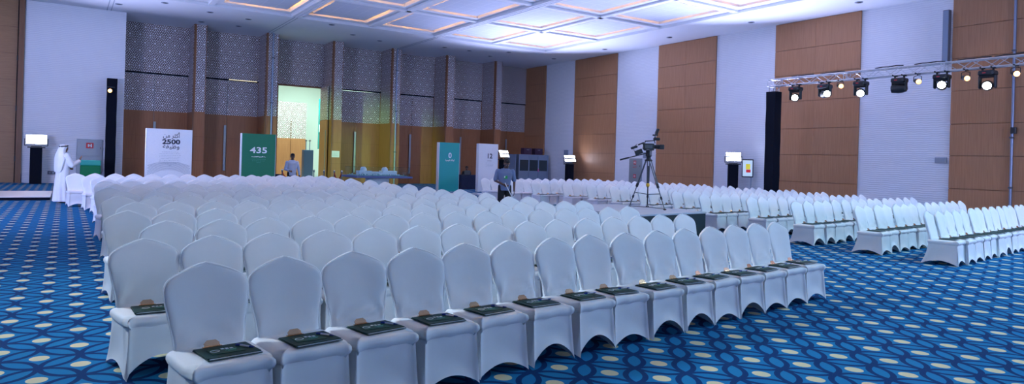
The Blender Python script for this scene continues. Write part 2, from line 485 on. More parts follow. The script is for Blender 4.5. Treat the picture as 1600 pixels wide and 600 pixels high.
for k, (x0, x1) in enumerate(edges):
    if k == 2:
        b = MB(); xl = (x0+OP[0])/2
        b.box((xl, REC+.05, ZH/2), (OP[0]-x0, .1, ZH), M['wood_dark']); b.box((12.91, REC+.05, ZH/2), (.06, .1, ZH), M['wood_dark'])
        b.box((11.5, REC+.05, ZH-.03), (2.6, .12, .1), M['wood_dark'])
        struct(b, 'trim_20')
        # leaf folded open into the hall
        b = MB(); b.box((12.80, 40.12, ZL/2), (.07, 1.3, ZL), M['wood']); b.box((12.80, 40.12, (ZL+ZH)/2), (.07, 1.3, ZH-ZL-.05), M['lattice'])
        b.box((12.76, 39.62, 1.9), (.05, .05, 2.5), M['steel'])
        struct(b, 'door_%d' % dn); dn += 1
        continue
    cx = x0+1.55 if k == 0 else (x0+x1)/2-(.12 if k == 1 else 0)
    for j, (a0, a1) in enumerate(((x0, cx), (cx, x1))):
        e = MB()
        e.box(((a0+a1)/2, REC+.08, ZL/2), (a1-a0-.02, .08, ZL), M['wood'])
        for z in (1.2, 2.45): e.box(((a0+a1)/2, REC+.038, z), (a1-a0-.02, .006, .012), M['wood_dark'])
        e.box(((a0+a1)/2, REC+.08, (ZL+ZH)/2-.03), (a1-a0-.02, .08, ZH-ZL-.07), M['lattice'])
        o = struct(e, 'door_%d' % dn); dn += 1
        if j == 0:
            hd = MB(); hx = cx-.10 if k else 3.92
            hd.box((hx, REC-.05, 1.92), (.13, .03, 2.55), M['steel'], bev=.01)
            for z in (.9, 2.95): hd.box((hx, REC, z), (.04, .09, .04), M['steel'])
            h_ = hd.obj('door_handle', o); h_['kind'] = 'structure'
    e = MB(); e.box(((x0+x1)/2, REC+.02, ZH-.01), (x1-x0, .10, .07), M['black']); struct(e, 'trim_%d' % (30+k))
# leaking light built as a warm glowing strip over the second bay's door
b = MB(); b.box((8.33, REC-.035, ZH+.0), (1.5, .01, .035), mat('light_slit', (1, .9, .6), emit=(1, .85, .5), strength=.9)); o = struct(b, 'trim_40')

# foyer beyond the doorway
b = MB()
b.box((13, 45.7, -.04), (12, 9.2, .1), M['stagew']); struct(b, 'floor_foyer')
b = MB(); b.box((14, 50.6, 3.6), (14, .2, 8), M['foyerw']); struct(b, 'wall_foyer_back')
b = MB(); b.box((16.3, 45.8, 3.6), (.2, 9.4, 8), M['foyerw']); b.box((10.0, 45.8, 3.6), (.2, 9.4, 8), M['wood']); struct(b, 'wall_foyer_side')
b = MB(); b.box((13, 45.8, 6.95), (8, 9.4, .2), M['foyerw']); b.box((13.0, 46.5, 6.83), (2.4, .12, .03), M['dgrey']); struct(b, 'ceiling_foyer')
b = MB()
b.box((12.75, 48.2, 1.4), (2.7, .3, 2.8), M['wood']); b.box((12.75, 48.2, 4.05), (2.7, .3, 2.5), M['lattice']); b.box((13.05, 48.03, 2.0), (.03, .03, 4.0), M['wood_dark'])
struct(b, 'trim_41')
fl = area('foyer_light', (13.0, 44.5, 6.6), (13.2, 45.4, 0), 3.5, 650, (.68, 1.0, .88))

# ceiling: soffit band, beams, coffers with hanging centre panels and warm coves
xl = [-9.9, -6.1, -2.3, 1.6, 5.45, 9.3, 13.15, 17.0, 20.7, 24.4]
yl = [33.9-4.72*i for i in range(0, 9)][::-1]
b = MB()
X0, X1, Y0, Y1 = -14, XW+.3, -12, 41.2
gx0, gx1, gy0, gy1 = xl[0], xl[-1], yl[0], yl[-1]
for (c, d) in ((((X0+gx0)/2, (Y0+Y1)/2), (gx0-X0, Y1-Y0)), (((gx1+X1)/2, (Y0+Y1)/2), (X1-gx1, Y1-Y0)),
               (((gx0+gx1)/2, (Y0+gy0)/2), (gx1-gx0, gy0-Y0)), (((gx0+gx1)/2, (gy1+Y1)/2), (gx1-gx0, Y1-gy1))):
    b.box((c[0], c[1], H+.4), (d[0], d[1], .8), M['ceil'])
# beams between the cells: lower rail with a groove each side
for i, x in enumerate(xl[1:-1]):
    main = abs(x-9.3) < .1 or abs(x-17.0) < .1 or abs(x-1.6) < .1
    wv = .50 if main else .26
    if main:
        for dx in (-.17, 0, .17): b.box((x+dx, (gy0+gy1)/2, H+.2), (.10, gy1-gy0, .4), M['ceil'])
        b.box((x, (gy0+gy1)/2, H+.3), (wv, gy1-gy0, .4), M['ceil'])
        for dx in (-.085, .085): b.box((x+dx, (gy1+PF)/2, H-.004), (.03, PF-gy1, .012), M['grey'])
    else: b.box((x, (gy0+gy1)/2, H+.25), (wv, gy1-gy0, .4), M['ceil'])
for y in yl[1:-1]: b.box(((gx0+gx1)/2, y, H+.25), (gx1-gx0, .26, .4), M['ceil'])
# second step: ring of each coffer and its recess
cells = []
for x0, x1 in zip(xl, xl[1:]):
    for y0, y1 in zip(yl, yl[1:]): cells.append((x0, x1, y0, y1))
for x0, x1, y0, y1 in cells:
    zr = H+.14; a0, a1, c0, c1 = x0+.42, x1-.42, y0+.5, y1-.5
    b.box(((x0+a0)/2, (y0+y1)/2, zr+.3), (a0-x0, y1-y0, .6), M['ceil']); b.box(((x1+a1)/2, (y0+y1)/2, zr+.3), (x1-a1, y1-y0, .6), M['ceil'])
    b.box(((a0+a1)/2, (y0+c0)/2, zr+.3), (a1-a0, c0-y0, .6), M['ceil']); b.box(((a0+a1)/2, (y1+c1)/2, zr+.3), (a1-a0, y1-c1, .6), M['ceil'])
    b.box(((a0+a1)/2, (c0+c1)/2, H+.66), (a1-a0, c1-c0, .1), M['ceil'])
ce = struct(b, 'ceiling')
pan = MB(); pan.box((0, 0, 0), (3.80-.84-.40, 4.72-1.0-.40, .10), M['tile'])
pm = pan.mesh('coffer_panel')
sm = MB()
L1, L2 = (3.80-.84-.90)/2, (4.72-1.0-.90)/2
sm.box((0, L2-.05, .05), (2*L1-.3, .05, .03), M['warm']); sm.box((0, -L2+.05, .05), (2*L1-.3, .05, .03), M['warm'])
sm.box((L1-.05, 0, .05), (.05, 2*L2-.3, .03), M['warm']); sm.box((-L1+.05, 0, .05), (.05, 2*L2-.3, .03), M['warm'])
smm = sm.mesh('cove_strip')
for x0, x1, y0, y1 in cells:
    if x1 < -3 or (y1 < 4): continue
    for nm, me in (('coffer_panel', pm), ('cove_strip', smm)):
        o = D.objects.new(nm, me); COL.objects.link(o); o.parent = ce; o.location = ((x0+x1)/2, (y0+y1)/2, H+.24)
        o.scale = ((x1-x0)/3.80, 1, 1); o['kind'] = 'structure'

# ------------------------------------------------------------------ chairs
def sgnpow(v, p): return math.copysign(abs(v)**p, v)
BW = [(.40, .185), (.46, .186), (.52, .190), (.60, .200), (.68, .213), (.76, .224), (.82, .228), (.86, .220), (.88, .209), (.90, .188),
      (.92, .159), (.937, .127), (.953, .093), (.966, .062), (.976, .034), (.981, .012)]
def lerp_tab(t, z):
    for (a, va), (c, vc) in zip(t, t[1:]):
        if z <= c:
            k = max(0, min(1, (z-a)/(c-a))); return va+(vc-va)*k
    return t[-1][1]
def backrest_mesh(seed):
    rr = random.Random(seed); ph = [rr.uniform(0, 6.28) for _ in range(6)]; amp = rr.choice((.0025, .005, .008)); side = rr.choice((-1, 1))
    zs = [.40+.03*i for i in range(15)]+[.845, .865, .885, .90, .915, .928, .940, .952, .962, .970, .976, .981]
    rows = []; n = 36
    for z in zs:
        hw = lerp_tab(BW, z); t = (z-.45)/.5
        yc = .165+.115*max(0, t)**1.1
        th = .034 if z < .85 else .034-.016*((z-.85)/.13)**1.5
        if z < .50: th += .012*(.50-z)/.1
        row = []
        for i in range(n):
            a = 2*PI*i/n
            x = hw*sgnpow(math.cos(a), .62); y = th*sgnpow(math.sin(a), .62)
            f = -1 if math.sin(a) < 0 else 1
            u = x/.23
            # hollow of the padded front, soft folds near the waist
            if f < 0: y += .010*(1-u*u)*math.sin(min(1, max(0, (z-.46)/.5))*PI)
            for cx_ in (-.185, .185):
                rr_ = math.hypot(x-cx_, z-.475); tt = math.atan2(z-.475, x-cx_)
                if rr_ < .24: y += amp*1.3*math.sin(9*tt+ph[3])*(1-rr_/.24)**.7*min(1, rr_/.04)*(1 if f < 0 else .3)
            low = max(0, 1-abs(z-.52)/.22)
            y += amp*low*math.sin(26*(u*.23*side+z*1.2)+ph[0])*(1 if f < 0 else .6)+amp*.5*math.sin(19*u*.23+ph[1]+8*z)*max(0, 1-abs(z-.6)/.3)
            x += amp*.5*math.sin(40*z+ph[2])*(1 if z < .8 else 0)
            y += .020*(u*u)*(-1)      # wings curl a little forward
            row.append((x, yc+y, z))
        rows.append(row)
    m = MB(); m.grid(rows, M['cloth'], closed=True); top = len(m.v)
    m.add([rows[-1][i] for i in range(n)], [list(range(n))], M['cloth'], True)
    return m.mesh('backrest')
def rrect(hx, y0, y1, r, per=12):
    """rounded rectangle walked counter-clockwise from the front-left corner; 4 sides x per points"""
    pts = []
    cs = [(-hx, y0), (hx, y0), (hx, y1), (-hx, y1)]
    for s_ in range(4):
        a, c = Vector(cs[s_]), Vector(cs[(s_+1) % 4])
        for i in range(per):
            t = i/per; t = .5-.5*math.cos(PI*t) if False else t
            p = a.lerp(c, t)
            # round corners by pulling in
            for q in cs:
                q = Vector(q); dv = p-q
                inx = r-abs(dv.x); iny = r-abs(dv.y)
                if inx > 0 and iny > 0:
                    cc = q+Vector((math.copysign(r, -q.x), r if q.y == y0 else -r))
                    dd = p-cc
                    p = cc+dd.normalized()*r
            pts.append((p.x, p.y, s_, t))
    return pts
def seat_mesh(seed):
    rr = random.Random(seed*3+1); ph = rr.uniform(0, 6)
    m = MB(); rows = []
    for inset, z, r in ((.20, .470, .02), (.12, .470, .03), (.06, .468, .04), (.022, .462, .05), (.003, .454, .055), (-.007, .440, .06), (-.009, .415, .06), (-.003, .396, .06), (.010, .380, .06), (.022, .350, .05)):
        pp = rrect(.222-inset, -.245+inset, .19-min(inset, .10), r)
        rows.append([(x, y-(.004*math.sin(30*x+ph) if z < .45 and s_ == 0 else 0), z+(.004*math.sin(9*x+ph) if s_ == 0 and z < .42 else 0)) for x, y, s_, t in pp])
    m.grid([r_[::-1] for r_ in rows], M['cloth'], closed=True)
    m.add(rows[0], [list(range(len(rows[0])))], M['cloth'], True)
    return m.mesh('seat')
def skirt_mesh(seed, high=False):
    rr = random.Random(seed*5+2); hf = [.090, .080, .085, .080]
    if high: hf[0] = .16
    m = MB(); rows = []
    L = 9
    top = rrect(.214, -.236, .19, .05, 16)
    bot = rrect(.222, -.275, .285, .035, 16)
    for k in range(L+1):
        t = k/L; row = []
        for (x0, y0, s_, q), (x1, y1, _, _) in zip(top, bot):
            e = t**1.3 if s_ != 0 else t
            x = x0+(x1-x0)*e; y = y0+(y1-y0)*(t**1.6 if y0 > 0 else t)
            arch = math.sin(PI*q)**(.75 if high and s_ == 0 else .95)*hf[s_]
            zt = .385; z = zt+(arch+.004-zt)*t
            pull = .030*math.sin(PI*q)*t*math.sin(PI*min(1, t*1.0))*1.0+.012*math.sin(PI*q)*t
            if s_ == 0: y += pull
            elif s_ == 2: y -= pull*1.4
            elif s_ == 1: x -= pull*.8
            else: x += pull*.8
            row.append((x, y, z))
        rows.append(row)
    m.grid([r_[::-1] for r_ in rows], M['cloth'], closed=True)
    # turned hem
    hem = rows[-1]
    m.grid([[(x*.985, (y-.02)*.985+.02, z+.012) for x, y, z in hem][::-1], [(x*1.004, (y-.02)*1.004+.02, z) for x, y, z in hem][::-1]], M['cloth'], closed=True)
    return m.mesh('skirt')
def rim_glow_mesh():  # bright tube added to stand for light through the cover's edge
    m = MB(); pts = []
    for sx in (-1, 1):
        zs = [.47+.03*i for i in range(12)]+[.83, .85, .87, .89, .91, .928, .945, .96, .972, .978]
        pts_ = [(sx*(lerp_tab(BW, z)+.001), .165+.115*max(0, (z-.45)/.5)**1.1-.022, z) for z in zs]
        pts += pts_ if sx < 0 else [(0, .165+.115*((.983-.45)/.5)**1.1-.008, .983)]+pts_[::-1]
    # keep the line on the front corner of the padded edge
    for a, c in zip(pts, pts[1:]): m.tube(a, c, .0055, n=6, m=M['edge'], caps=False)
    return m.mesh('rim_glow')
RIM = rim_glow_mesh()
NV = 5
BK = [backrest_mesh(i+11) for i in range(NV)]; ST = [seat_mesh(i) for i in range(NV)]; SK = [skirt_mesh(i, i == 3) for i in range(NV)]
legm = MB()
for sx in (-1, 1):
    for (ya, yb) in ((-.21, -.235), (.17, .235)): legm.tube((sx*.18, ya, .36), (sx*.195, yb, .0), .012, .011, 8, M['dgrey'])
for _l, _sx in ((BK, 1.09), ([RIM], 1.09), (ST, 1.08), (SK, 1.09)):
    for _m in _l: _m.transform(Matrix.Diagonal((_sx, 1.05, .938, 1)))
RA = math.radians(7.5)
def row_y(k, x): return 4.51+1.43*k+.132*x
# (row, first x, count) for the near block and the far block
near_rows = [(0, .75, 15), (1, .53, 15), (2, .85, 15), (3, .59, 16), (4, .80, 15), (5, .68, 15), (6, .84, 15), (7, .69, 15), (8, .86, 15), (9, .76, 15),
             (10, .86, 15), (11, .79, 15), (12, .62, 15), (13, .25, 16)]
far_rows = [(0, 13.12, 14), (1, 13.36, 14), (2, 13.45, 15), (3, 13.85, 14), (4, 13.8, 15), (5, 14.4, 15), (6, 14.5, 15), (7, 14.65, 15), (8, 14.9, 15), (9, 15.0, 15),
            (10, 14.6, 15), (11, 14.3, 15), (12, 14.1, 15)]
chairs = []
for blk, rows_ in (('near', near_rows), ('far', far_rows)):
    for k, xs, cnt in rows_:
        for j in range(cnt):
            sp = .500 if blk == 'near' else .484
            x = xs+j*sp*math.cos(RA)+random.uniform(-.012, .012)
            y = row_y(k, x)+random.uniform(-.02, .02)
            # measured point is the top of the back; origin stands in front of it
            ox = x+math.sin(RA)*.30; oy = y-math.cos(RA)*.30
            depth = ox*math.sin(YAW)+oy*math.cos(YAW)
            chairs.append(dict(b=blk, k=k, j=j, n=cnt, x=ox, y=oy, d=depth, r=RA+math.radians(random.uniform(-2.2, 2.2))))
chairs.sort(key=lambda c: c['d'])
def ordn(i): return ORD[i+1]
def place(c):
    blk = 'left block' if c['b'] == 'near' else 'right block'
    return '%s from left, %s row of %s' % (ordn(c['j']), 'front' if c['k'] == 0 else ordn(c['k']), blk)
for i, c in enumerate(chairs[:300]):
    o = empty('banquet_chair', (c['x'], c['y'], 0), 'white cloth-covered banquet chair, '+place(c), 'chair',
              'covered chairs of the left block' if c['b'] == 'near' else 'covered chairs of the right block', c['r'])
    v = i*7 % NV
    if c['b'] == 'near' and c['k'] == 0 and c['j'] in (5, 9): v = 3
    for nm, me in (('backrest', BK[v]), ('seat', ST[v]), ('skirt', SK[v]))+((('rim_glow', RIM),) if c['d'] < 16 else ()):
        p = D.objects.new(nm, me); COL.objects.link(p); p.parent = o
rest = MB()
def add_mesh(mb, me, T):
    mb.add([tuple(v.co) for v in me.vertices], [tuple(p.vertices) for p in me.polygons], M['cloth'], True, T)
for i, c in enumerate(chairs[300:]):
    T = Matrix.Translation((c['x'], c['y'], 0)) @ Matrix.Rotation(c['r'], 4, 'Z')
    for me in (BK[i % NV], ST[i % NV], SK[i % NV]): add_mesh(rest, me, T)
tag(rest.obj('banquet_chair_crowd'), 'white covered banquet chairs in the rearmost rows of the hall', 'chairs', None, 'stuff')
rest = None

# clipboards with leaflet and pen on the seats
def clip_mesh():
    m = MB(); m.box((0, -.012, .003), (.31, .262, .004), M['folder'], bev=.001)
    m.box((.004, -.020, .0065), (.295, .240, .003), M['paper']); m.box((0, -.008, .0100), (.305, .235, .004), M['folder'])
    return m.mesh('board')
def clipper_mesh():
    m = MB(); m.box((0, .108, .0145), (.11, .022, .004), M['clip'])
    poly = [(-.042, .0), (-.046, .018), (-.026, .037), (.026, .037), (.046, .018), (.042, .0)]
    T = Matrix.Translation((0, .112, .016)) @ Matrix.Rotation(math.radians(58), 4, 'X')
    m.prism(poly, -.0015, .0015, M['clip'], T)
    m.tube((-.045, .112, .017), (.045, .112, .017), .005, n=8, m=M['clip'])
    return m.mesh('clip')
boardm, clipm = clip_mesh(), clipper_mesh()
lm = MB(); T = Matrix.Rotation(math.radians(-6), 4, 'Z')
lm.box((0, 0, .0015), (.19, .115, .002), M['booklet'], T=T)
ring = MB()
for i in range(16):
    a0, a1 = 2*PI*i/16, 2*PI*(i+1)/16
    ring.tube((-.045+.019*math.cos(a0), .008+.015*math.sin(a0), .0032), (-.045+.019*math.cos(a1), .008+.015*math.sin(a1), .0032), .0018, n=4, m=M['inkl'])
for i, dx in enumerate((.0, .018, .036)): ring.box((dx-.005, .026-.004*i, .0032), (.013, .016, .001), M['inkl'])
ring.box((.02, -.002, .0032), (.05, .004, .001), M['inkg']); ring.box((.02, -.014, .0032), (.035, .003, .001), M['inkg'])
leafm, printm = lm.mesh('sheet'), ring.mesh('print')
printm.transform(Matrix.Diagonal((1.35, 1.35, 1, 1)))
pn = MB(); pn.tube((0, -.03, .006), (0, .045, .006), .006, n=10, m=M['penw']); pn.tube((0, -.06, .006), (0, -.03, .006), .003, .0062, n=10, m=M['pen'])
bodym = pn.mesh('barrel'); pn = MB(); pn.tube((0, .035, .006), (0, .066, .006), .0068, n=10, m=M['pen']); pn.box((0, .04, .014), (.004, .04, .002), M['pen']); capm = pn.mesh('cap')
def kid(nm, me, par, loc=(0, 0, 0), rz=0):
    p = D.objects.new(nm, me); COL.objects.link(p); p.parent = par; p.location = loc; p.rotation_euler = (0, 0, rz); return p
rc = random.Random(5)
for c in chairs:
    if c['b'] == 'near' and c['k'] > 3: continue
    if c['b'] == 'near' and c['k'] == 3 and c['j'] > 1: continue
    if c['d'] > 26: continue
    T = Matrix.Translation((c['x'], c['y'], 0)) @ Matrix.Rotation(c['r'], 4, 'Z')
    rz = c['r']+math.radians(rc.uniform(-7, 7)); off = Vector((.015+rc.uniform(-.02, .02), -.075+rc.uniform(-.02, .02), .4425))
    p = T @ off
    wh = place(c)
    g = 'left' if c['b'] == 'near' else 'right'
    o = empty('clipboard', p, 'dark green clipboard on chair seat, '+wh, 'clipboard', 'clipboards on the chairs of the %s block' % g, rz)
    kid('board', boardm, o)
    cl = kid('clip', clipm, o, (-.045, 0, 0)); cl['label'] = 'shiny copper clip'
    if c['b'] == 'near' and c['k'] <= 1:
        q = T @ (off+Vector((-.01, -.016, .0125)))
        o = empty('leaflet', q, 'green leaflet on clipboard, '+wh, 'leaflet', 'leaflets on the clipboards', rz+math.radians(rc.uniform(-5, 5)))
        kid('sheet', leafm, o); kid('print', printm, o)
        q = T @ (off+Vector((.105, -.005, .0125)))
        o = empty('pen', q, 'blue pen on clipboard, '+wh, 'pen', 'pens on the clipboards', rz+math.radians(30 if c['j'] < 5 else 80))
        kid('barrel', bodym, o); kid('cap', capm, o)

# ------------------------------------------------------------------ camera riser and video camera
pc = Vector((10.75, 11.67, 0)); R = Matrix.Translation(pc) @ Matrix.Rotation(RA, 4, 'Z')
o = empty('camera_riser', pc, 'low grey-topped camera riser with dark green skirt under the tripod', 'stage riser', None, RA)
m = MB(); m.box((0, 0, .58), (2.5, 2.7, .04), M['plat'], bev=.006); m.obj('deck', o)
m = MB()
for sx, sy, dx, dy in ((0, -1.33, 2.46, .02), (0, 1.33, 2.46, .02), (-1.23, 0, .02, 2.64), (1.23, 0, .02, 2.64)):
    m.box((sx, sy, .28), (dx, dy, .56), M['platf'])
m.obj('skirt', o)
# tripod
tp = Vector((11.50, 11.70, .6))
o = empty('tripod', tp, 'tall silver and black video tripod standing on the grey riser', 'tripod')
feet = [Vector((-.217, .381, 0)), Vector((.358, .364, 0)), Vector((-.078, -.64, 0))]
apex = Vector((0, 0, 1.13))
for f in feet:
    m = MB(); dv = (f-apex); side = dv.cross(Vector((0, 0, 1))).normalized()
    a = apex+Vector((f.x, f.y, 0)).normalized()*.06
    mid = a.lerp(f, .52)
    for s_ in (-1, 1): m.tube(a+side*.028*s_, mid+side*.02*s_, .012, n=8, m=M['tri'])
    m.tube(a.lerp(f, .45), f, .013, .011, n=8, m=M['tri'])
    l_ = m.obj('leg', o)
    m = MB(); m.tube(a.lerp(f, .48), a.lerp(f, .56), .032, n=10, m=M['blackp']); m.tube(a.lerp(f, .74), a.lerp(f, .79), .024, n=10, m=M['blackp']); m.obj('lock_collar', l_)
    m = MB(); m.ball(f+Vector((0, 0, .02)), (.04, .04, .02), 10, 6, M['blackp']); m.obj('rubber_foot', l_)
m = MB()
for f in feet: m.tube((0, 0, .33), apex.lerp(f, .68), .009, n=6, m=M['blackp'])
for f in feet: m.tube(f+Vector((0, 0, .03)), Vector((0, 0, .03)), .008, n=6, m=M['blackp'])
m.obj('spreader', o)
m = MB(); m.tube((0, 0, .10), (0, 0, 1.0), .014, n=8, m=M['blackp']); m.obj('centre_column', o)
m = MB(); m.ball((0, 0, .55), (.045, .045, .045), 10, 7, M['yellow']); m.obj('yellow_weight', o)
m = MB(); m.lathe([(.09, 0), (.09, .03), (.055, .05), (.05, .10), (.075, .12), (.075, .14)], 16, M['blackp'], Matrix.Translation((0, 0, 1.11)))
m.box((0, 0, 1.30), (.11, .13, .14), M['blackp'], bev=.02); m.box((.0, 0, 1.38), (.26, .09, .03), M['blackp'], bev=.005)
m.obj('fluid_head', o)
m = MB(); m.tube((-.05, 0, 1.30), (-.55, .35, 1.13), .012, n=8, m=M['blackp']); m.tube((-.40, .245, 1.18), (-.57, .364, 1.123), .019, n=8, m=M['blackp']); m.obj('pan_handle', o)
# video camera on it, pointing to image right
vc = tp+Vector((0, 0, 1.36))
o = empty('video_camera', vc, 'black shoulder video camera mounted on top of the tripod', 'video camera', None, math.radians(-33))
o.scale = (.88, .88, .92)
m = MB(); m.box((-.02, 0, .10), (.30, .13, .16), M['blackp'], bev=.015); m.box((-.02, 0, .01), (.22, .08, .03), M['dgrey']); m.box((-.02, -.068, .10), (.2, .008, .09), M['dgrey']); m.obj('body', o)
m = MB(); m.lathe([(.045, 0), (.052, .02), (.052, .10), (.058, .11), (.058, .17)], 18, M['blackp'], Matrix.Translation((.12, 0, .10)) @ Matrix.Rotation(PI/2, 4, 'Y'))
m.obj('lens', o)
m = MB(); m.box((.335, 0, .10), (.12, .16, .12), M['blackp'], bev=.01); m.box((.397, 0, .10), (.004, .13, .09), M['lensd']); m.obj('lens_hood', o)
m = MB(); m.path([(-.12, 0, .18), (-.10, 0, .24), (.14, 0, .26), (.16, 0, .19)], .013, m=M['blackp']); m.obj('carry_handle', o)
m = MB(); m.box((-.27, 0, .06), (.20, .10, .12), M['blackp'], T=Matrix.Rotation(math.radians(-22), 4, 'Y'), bev=.01); m.obj('battery', o)
m = MB(); m.box((-.36, -.02, .19), (.18, .10, .06), M['blackp'], T=Matrix.Rotation(math.radians(-18), 4, 'Y'), bev=.015); m.box((-.15, -.06, .24), (.16, .05, .035), M['blackp'], T=Matrix.Rotation(math.radians(-22), 4, 'Y')); m.obj('viewfinder', o)
m = MB(); m.box((.20, 0, .30), (.18, .07, .075), M['blackp'], bev=.02); m.obj('microphone', o)
m = MB(); m.tube((.15, 0, .32), (.17, 0, .43), .015, n=8, m=M['blackp']); m.box((.20, 0, .50), (.06, .16, .14), M['blackp'], T=Matrix.Translation((.19, 0, .48)) @ Matrix.Rotation(math.radians(20), 4, 'Y') @ Matrix.Translation((-.19, 0, -.48)), bev=.01)
m.box((.16, 0, .40), (.14, .05, .035), M['blackp']); m.obj('monitor', o)
m = MB(); m.path([(-.33, -.05, .16), (-.42, -.05, .08), (-.40, -.05, -.02), (-.2, -.03, -.03)], .005, 5, M['blackp']); m.obj('cable', o)

# ------------------------------------------------------------------ truss with lamps
TX, TY0, TY1, TZ0, TZ1 = 25.2, 3.0, 18.5, 5.14, 5.42
o = empty('lighting_truss', (TX, TY1, TZ0), 'silver box truss running along the right wall above the chairs', 'truss')
def W(x, y, z): return (x-TX, y-TY1, z-TZ0)
for dx in (-.14, .14):
    for z in (TZ0, TZ1):
        m = MB(); m.tube(W(TX+dx, TY0, z), W(TX+dx, TY1, z), .025, n=8, m=M['alu']); m.obj('chord', o)
nseg = 38; st = (TY1-TY0)/nseg
for i in range(nseg):
    y0, y1 = TY1-i*st, TY1-(i+1)*st
    za, zb = (TZ0, TZ1) if i % 2 else (TZ1, TZ0)
    m = MB(); m.tube(W(TX-.14, y0, za), W(TX-.14, y1, zb), .012, n=6, m=M['alu']); m.obj('brace', o)
    m = MB(); m.tube(W(TX+.14, y0, zb), W(TX+.14, y1, za), .012, n=6, m=M['alu']); m.obj('brace', o)
m = MB()
for i in range(nseg):
    y0, y1 = TY1-i*st, TY1-(i+1)*st
    for z in (TZ0, TZ1): m.tube(W(TX-.14*(-1)**i, y0, z), W(TX+.14*(-1)**i, y1, z), .010, n=6, m=M['alu'])
for y in (TY1, TY1-.4, TY1-.5, TY1-3.4, TY1-3.5, TY1-6.9, TY1-7.0):
    for dx in (-.14, .14): m.tube(W(TX+dx, y, TZ0), W(TX+dx, y, TZ1), .014, n=6, m=M['alu'])
m.obj('lacing', o)
for i, (y, lab) in enumerate(((16.9, 0), (15.6, 0), (13.4, 0), (12.0, 0), (10.6, 0), (9.5, 0))):
    m = MB()
    pts = [W(TX-.1+.05*math.sin(t*2.1), y+.5-t*.25, TZ1+.04+.03*abs(math.sin(t*1.7))) for t in range(5)]
    m.path(pts, .02, 6, M['blackp']); m.obj('cable', o)
def tower(x, y, w_, h_, lab):
    t = empty('truss_tower', (x, y, 0), lab, 'truss tower')
    m = MB(); n_ = 14; rows = []
    for k in range(n_+1):
        z = h_*k/n_; rows.append([(sx*(w_/2)+.006*math.sin(5*z+sx), sy*(w_/2)+.006*math.sin(4*z+sy), z) for sx, sy in ((-1, -1), (-.33, -1), (.33, -1), (1, -1), (1, 1), (.33, 1), (-.33, 1), (-1, 1))])
    m.grid(rows, M['black'], True, False); m.add(rows[-1], [list(range(8))], M['black'])
    m.obj('black_sleeve', t)
    m = MB(); m.box((0, 0, .012), (w_+.2, w_+.2, .024), M['dgrey']); m.obj('base_plate', t)
    return t
t = tower(25.2, 18.28, .44, 4.90, 'black fabric covered truss tower holding the left end of the truss by the right wall')
m = MB()
for sx in (-.14, .14):
    for sy in (-.14, .14): m.tube((sx, sy, 4.7), (sx, sy, 5.1), .024, n=8, m=M['alu'])
for s_ in (-1, 1):
    m.tube((-.14, -.14*s_, 4.72), (-.14, .14*s_, 5.1), .012, n=6, m=M['alu']); m.tube((-.14*s_, -.14, 4.72), (.14*s_, -.14, 5.1), .012, n=6, m=M['alu'])
m.box((0, 0, 4.73), (.34, .34, .03), M['alu']); m.box((0, 0, 5.12), (.34, .34, .03), M['alu']); m.obj('corner_frame', t)
t = tower(1.79, 37.8, .42, 5.02, 'black fabric covered tower against the white wall at far left')
def lamp_par(name, loc, aim, lens, label, z_top, grp=None):
    """small can lamp with yoke hanging from z_top"""
    o = empty(name, loc, label, 'stage lamp', grp)
    q = (Vector(aim)-Vector(loc)).to_track_quat('Z', 'Y').to_matrix().to_4x4()
    m = MB(); m.lathe([(.05, -.22), (.075, -.20), (.08, -.02), (.095, .0), (.10, .12), (.10, .13)], 18, M['blackp'], q); m.obj('housing', o)
    m = MB(); m.lathe([(.088, .131), (.088, .137)], 18, lens, q); m.obj('lens', o)
    m = MB(); h_ = z_top-loc[2]
    m.path([(-.0, -.13, 0), (0, -.13, h_*.6), (0, 0, h_*.75), (0, .13, h_*.6), (0, .13, 0)], .012, 6, M['blackp']); m.tube((0, 0, h_*.72), (0, 0, h_), .016, n=8, m=M['blackp']); m.box((0, 0, h_-.01), (.34, .04, .04), M['blackp']); m.obj('yoke', o)
    return o
def moving_head(loc, aim, lens, label, z_top, scale=1.0):
    o = empty('moving_head_light', loc, label, 'stage light', 'moving head lights under the truss')
    h_ = z_top-loc[2]
    m = MB(); m.box((0, 0, h_-.19), (.42, .46, .17), M['blackp'], bev=.04); m.box((0, -.16, h_-.05), (.05, .05, .14), M['blackp']); m.box((0, .16, h_-.05), (.05, .05, .14), M['blackp'])
    for s_ in (-1, 1): m.box((0, .16*s_, h_-.01), (.34, .05, .05), M['blackp'])
    m.obj('base', o)
    m = MB(); m.box((-.213, .03, h_-.19), (.004, .10, .03), M['red']); dp = m.obj('display', o); dp['label'] = 'small red display'
    m = MB()
    for s_ in (-1, 1):
        m.box((0, .225*s_, .11), (.16, .07, .42), M['blackp'], bev=.03)
    m.box((0, 0, h_-.30), (.18, .50, .07), M['blackp'], bev=.02); m.obj('yoke', o)
    q = (Vector(aim)-Vector(loc)).to_track_quat('Z', 'Y').to_matrix().to_4x4()
    m = MB(); m.lathe([(.07, -.26), (.13, -.22), (.165, -.10), (.17, .04), (.15, .16), (.135, .24), (.135, .25)], 22, M['blackp'], q); m.obj('head', o)
    m = MB(); m.lathe([(.12, .252), (.12, .26)], 22, lens, q); m.obj('lens', o)
    return o
CAMP = (0, 0, 1.6)
nm = ['first', 'second', 'third']
moving_head((TX, 17.25, 4.60), (3, 5, 1), M['lensw'], 'lit black moving head light nearest the black tower', TZ0)
moving_head((TX, 15.95, 4.66), (14, 2, 3.0), M['lensw'], 'black moving head light with small white beam, second along the truss', TZ0)
moving_head((TX, 14.48, 4.60), (5, 4, .5), M['lensw'], 'brightly lit black moving head light, third along the truss', TZ0)
moving_head((TX, 13.05, 4.66), (22, 25, 3.9), M['lensd'], 'unlit black moving head light turned sideways in front of white wall', TZ0)
